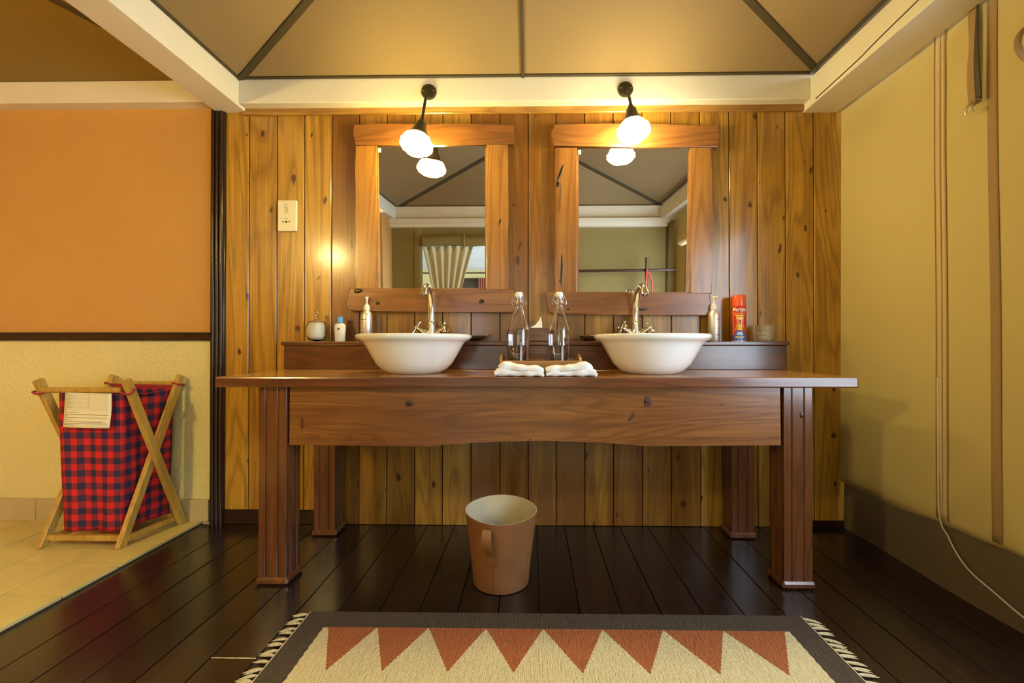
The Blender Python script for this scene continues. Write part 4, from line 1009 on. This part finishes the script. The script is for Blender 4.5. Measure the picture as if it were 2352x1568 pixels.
# ================================================================ RUG
rx0, rx1, ry0, ry1 = -0.682, 0.815, -1.68, -0.703
ru = thing('woven_rug', 'flat woven rug with rust triangles and charcoal border', 'rug', (0.066, -1.19, 0.0))
def zig(p, q, n, amp):
    out = []; dx, dy = q[0] - p[0], q[1] - p[1]; L = math.hypot(dx, dy); nx, ny = -dy / L, dx / L
    for i in range(n): out.append((p[0] + dx * i / n + nx * amp * (1 if i % 2 else -1) * random.uniform(0.3, 1), p[1] + dy * i / n + ny * amp * (1 if i % 2 else -1) * random.uniform(0.3, 1)))
    return out
bm = bmesh.new(); add_flat(bm, zig((rx0, ry0), (rx1, ry0), 60, 0.0012) + zig((rx1, ry0), (rx1, ry1), 40, 0.0015) + zig((rx1, ry1), (rx0, ry1), 60, 0.0015) + zig((rx0, ry1), (rx0, ry0), 40, 0.0015), 0.0005, 0.010)
finish('border', bm, wool_dark, ru, label='charcoal woven border')
fx0, fx1, fy0, fy1 = -0.606, 0.738, -1.602, -0.782
bm = bmesh.new(); add_flat(bm, zig((fx0, fy0), (fx1, fy0), 60, 0.0012) + zig((fx1, fy0), (fx1, fy1), 60, 0.0018) + zig((fx1, fy1), (fx0, fy1), 60, 0.0012) + zig((fx0, fy1), (fx0, fy0), 60, 0.0018), 0.002, 0.0106)
finish('field', bm, wool_cream, ru, label='cream woven field')
tops = [-0.592, -0.448, -0.298, -0.132, 0.034, 0.205, 0.379, 0.551, 0.727]
tips = [-0.520, -0.378, -0.212, -0.046, 0.128, 0.296, 0.470, 0.640]
for k in range(8):
    for (yb, yt) in ((-0.781, -0.957), (-1.603, -1.427)):
        bm = bmesh.new(); a, b_, c_ = (tops[k], yb), (tops[k + 1] - 0.002, yb), (tips[k], yt)
        s = list(zig(a, b_, 20, 0.0008)) + list(zig(b_, c_, 26, 0.0016)) + list(zig(c_, a, 26, 0.0016))
        add_flat(bm, s, 0.004, 0.0112); finish('triangle', bm, wool_rust, ru)
# fringe tassels at both short ends
protos = []
for k in range(4):
    bm = bmesh.new(); rnd = random.Random(40 + k)
    for s in range(3):
        dy = rnd.uniform(-0.006, 0.006); ln = rnd.uniform(0.038, 0.056)
        add_tube(bm, [(0, 0.001 * s, 0.006), (0.008, 0.0012 * s, 0.0062), (0.018, dy * 0.3, 0.0058), (ln * 0.7, dy * 0.8, 0.0045), (ln, dy * 1.3, 0.003)], [0.0022, 0.0018, 0.0036, 0.0030, 0.0006], 6)
    protos.append(bm)
tassels = []
def make_tassel(i, x, y, rot):
    k = i % 4
    if len(tassels) <= k:
        o = finish('tassel', protos[k], fringe_m, None, smooth=True, loc=(0, 0, 0)); o.parent = ru; tassels.append(o)
        o.location = Vector((x, y, 0)) - origin(ru); o.rotation_euler = (0, 0, rot); return
    copy_part(tassels[k], ru, (x, y, 0), rot)
n = 42; i = 0
for k in range(n):
    y = ry1 - 0.008 - (ry1 - ry0 - 0.016) * k / (n - 1)
    make_tassel(i, rx0 + 0.003, y, PI + random.uniform(-0.25, 0.3)); i += 1
    make_tassel(i, rx1 - 0.003, y, random.uniform(-0.3, 0.15)); i += 1
for xx in (rx0, rx1): tube('edge_cord', [(xx, ry1 - (ry1 - ry0) * k / 30, 0.008 + 0.0006 * (k % 2)) for k in range(31)], 0.0024, fringe_m, ru, 6)

# ================================================================ CANVAS WALL FITTINGS
st = thing('webbing_strap', 'brown webbing strap with a metal hook hanging on the canvas wall', 'strap', (1.40, -0.655, 1.93))
for k, (off, ya, yb, wa, m_) in enumerate(((0.012, -0.638, -0.640, 0.026, canvas_band), (0.022, -0.664, -0.668, 0.020, rib_m))):
    def sf(u, v, off=off, ya=ya, yb=yb, wa=wa, k=k):
        z = 1.93 - 0.335 * v; y = ya + (yb - ya) * v + (u - 0.5) * wa * (1 if k == 0 else (0.35 + 0.65 * v))
        return (cw((0.02 - y) / 2.5, (z - 0.215) / 1.805)[0] - off - 0.006 * math.sin(PI * v), y, z)
    grid('strap_ply', sf, 4, 20, m_, st, 0.002, smooth='all')
bm = bmesh.new()
add_tube(bm, catmull([(1.385, -0.658, 1.602), (1.378, -0.650, 1.590), (1.374, -0.645, 1.578), (1.374, -0.642, 1.564), (1.376, -0.646, 1.560), (1.377, -0.652, 1.570), (1.378, -0.658, 1.579), (1.378, -0.663, 1.566), (1.380, -0.664, 1.560)], 4), 0.0022, 8)
add_tube(bm, [(1.385, -0.632, 1.586), (1.382, -0.660, 1.600), (1.385, -0.680, 1.590)], 0.0018, 7)
finish('hook', bm, steel, st, smooth=True)
rf = thing('rolled_flap', 'rolled up canvas window flap at the top of the canvas wall', 'canvas roll', (1.375, -1.45, 1.655))
bm = bmesh.new(); n = 60; A_ = []
for e in range(2):
    y = (-0.835, -2.16)[e]; ringo = []
    for k in range(28):
        a = 2 * PI * k / 28; ringo.append(bm.verts.new((1.375 + 0.046 * math.cos(a), y + 0.004 * math.sin(5 * a), 1.655 + 0.046 * math.sin(a))))
    A_.append(ringo)
for k in range(28): bm.faces.new((A_[0][k], A_[0][(k + 1) % 28], A_[1][(k + 1) % 28], A_[1][k]))
for e in range(2):
    c0 = bm.verts.new((1.375, (-0.847, -2.15)[e], 1.655))
    for k in range(28): bm.faces.new((A_[e][k], A_[e][(k + 1) % 28], c0))
finish('roll', bm, canvas_seam, rf, smooth=True)
for y in (-0.842, -1.2, -1.8):
    tube('binding', [(1.375 + 0.047 * math.cos(a), y, 1.655 + 0.047 * math.sin(a)) for a in [2 * PI * k / 28 for k in range(29)]], 0.008, canvas_band, rf, 8)
tube('core_edge', [(1.375 + 0.024 * math.cos(a), -0.839, 1.655 + 0.024 * math.sin(a)) for a in [2 * PI * k / 20 for k in range(16)]], 0.004, canvas_band, rf, 8)
cb = tube('cable', catmull([(1.398, -0.510, 0.72), (1.393, -0.516, 0.45), (1.388, -0.526, 0.25), (1.398, -0.545, 0.19), (1.400, -0.58, 0.140), (1.396, -0.63, 0.108), (1.398, -0.70, 0.083), (1.395, -0.78, 0.060), (1.385, -1.0, 0.012), (1.36, -1.4, 0.004)], 6), 0.0025, cord_m, None, 8, loc=(1.36, -1.4, 0.004))
tag(cb, 'thin white cable trailing down the canvas wall to the floor', 'cable')

# ================================================================ BEHIND THE CAMERA (seen in the mirrors)
ck = thing('towel_rack', 'dark wooden pole rack in front of the rear canvas wall', 'rack', (0.85, -2.30, 0.0))
tube('pole', [(0.38, -2.30, 1.395), (1.36, -2.30, 1.405)], 0.013, rack_wood, ck, 12)
for xx in (1.085, 0.40):
    tube('post', [(xx, -2.275, 0.0), (xx, -2.275, 1.52)], 0.014, rack_wood, ck, 12)
    box('foot', xx - 0.02, xx + 0.02, -2.42, -2.13, 0.0, 0.03, rack_wood, ck, 0.004)
bl_ = bmesh.new(); add_tube(bl_, catmull([(1.085, -2.257, 1.39), (1.115, -2.255, 1.34), (1.135, -2.255, 1.25), (1.12, -2.255, 1.14), (1.09, -2.255, 1.10), (1.07, -2.255, 1.16), (1.075, -2.255, 1.28), (1.085, -2.257, 1.39)], 6), 0.008, 8)
tag(finish('bead_loop', bl_, red_bead, None, smooth=True, loc=(1.09, -2.255, 1.39)), 'red beaded loop hanging on the dark rack post', 'beads')
dv = thing('door_roll', 'rolled olive canvas above the bedroom doorway', 'canvas roll', (-0.36, -2.43, 1.70))
tube('roll', catmull([(-1.07, -2.43, 1.70), (-0.75, -2.43, 1.715), (-0.62, -2.43, 1.70), (-0.36, -2.43, 1.715), (0.0, -2.43, 1.712), (0.34, -2.43, 1.70)], 6), 0.052, canvas_rear, dv, 16)
for xx in (-0.66, 0.0): tube('tie', [(xx, -2.43 + 0.054 * math.cos(a), 1.708 + 0.054 * math.sin(a)) for a in [2 * PI * k / 20 for k in range(21)]], 0.008, canvas_band, dv, 7)
cu = thing('door_curtain', 'cream gathered curtain hanging in the bedroom doorway', 'curtain', (-0.86, -2.58, 0.0))
def cf(u, v):
    z = 1.66 * v + 0.02; k = abs(v - 0.50) / 0.5; wd = 0.09 + 0.17 * min(1, k) ** 1.4 if v > 0.5 else 0.09 + 0.10 * min(1, k)
    c_ = -0.85 - 0.03 * (1 - k)
    return (c_ + wd * (2 * u - 1) * 1.0, -2.58 + 0.022 * math.sin(2 * PI * 6 * u + 0.5) * (0.6 + 0.4 * v), z)
grid('cloth', cf, 60, 30, cream_cloth, cu, 0.003, smooth='all')
tube('rod', [(-1.15, -2.58, 1.69), (0.40, -2.58, 1.69)], 0.012, rack_wood, cu, 10)
for (x0, lab) in ((-1.40, 'rust coloured curtain tied at the bedroom window nearer the doorway edge'), (-0.94, 'rust coloured curtain at the other side of the bedroom window')):
    o = grid('window_curtain', lambda u, v: (x0 + 0.15 * u, -6.0 + 0.02 * math.sin(2 * PI * 4 * u), 1.27 + 0.38 * v), 24, 8, red_cloth, None, 0.004, smooth='all', loc=(x0, -6.0, 1.3))
    tag(o, lab, 'curtain', 'rust curtains at the bedroom window')
rd = tube('curtain_rod', [(-3.2, -5.95, 1.73), (1.5, -5.95, 1.73)], 0.014, rack_wood, None, 10, loc=(-0.9, -5.95, 1.73))
tag(rd, 'dark wooden pole across the far bedroom wall', 'rod')
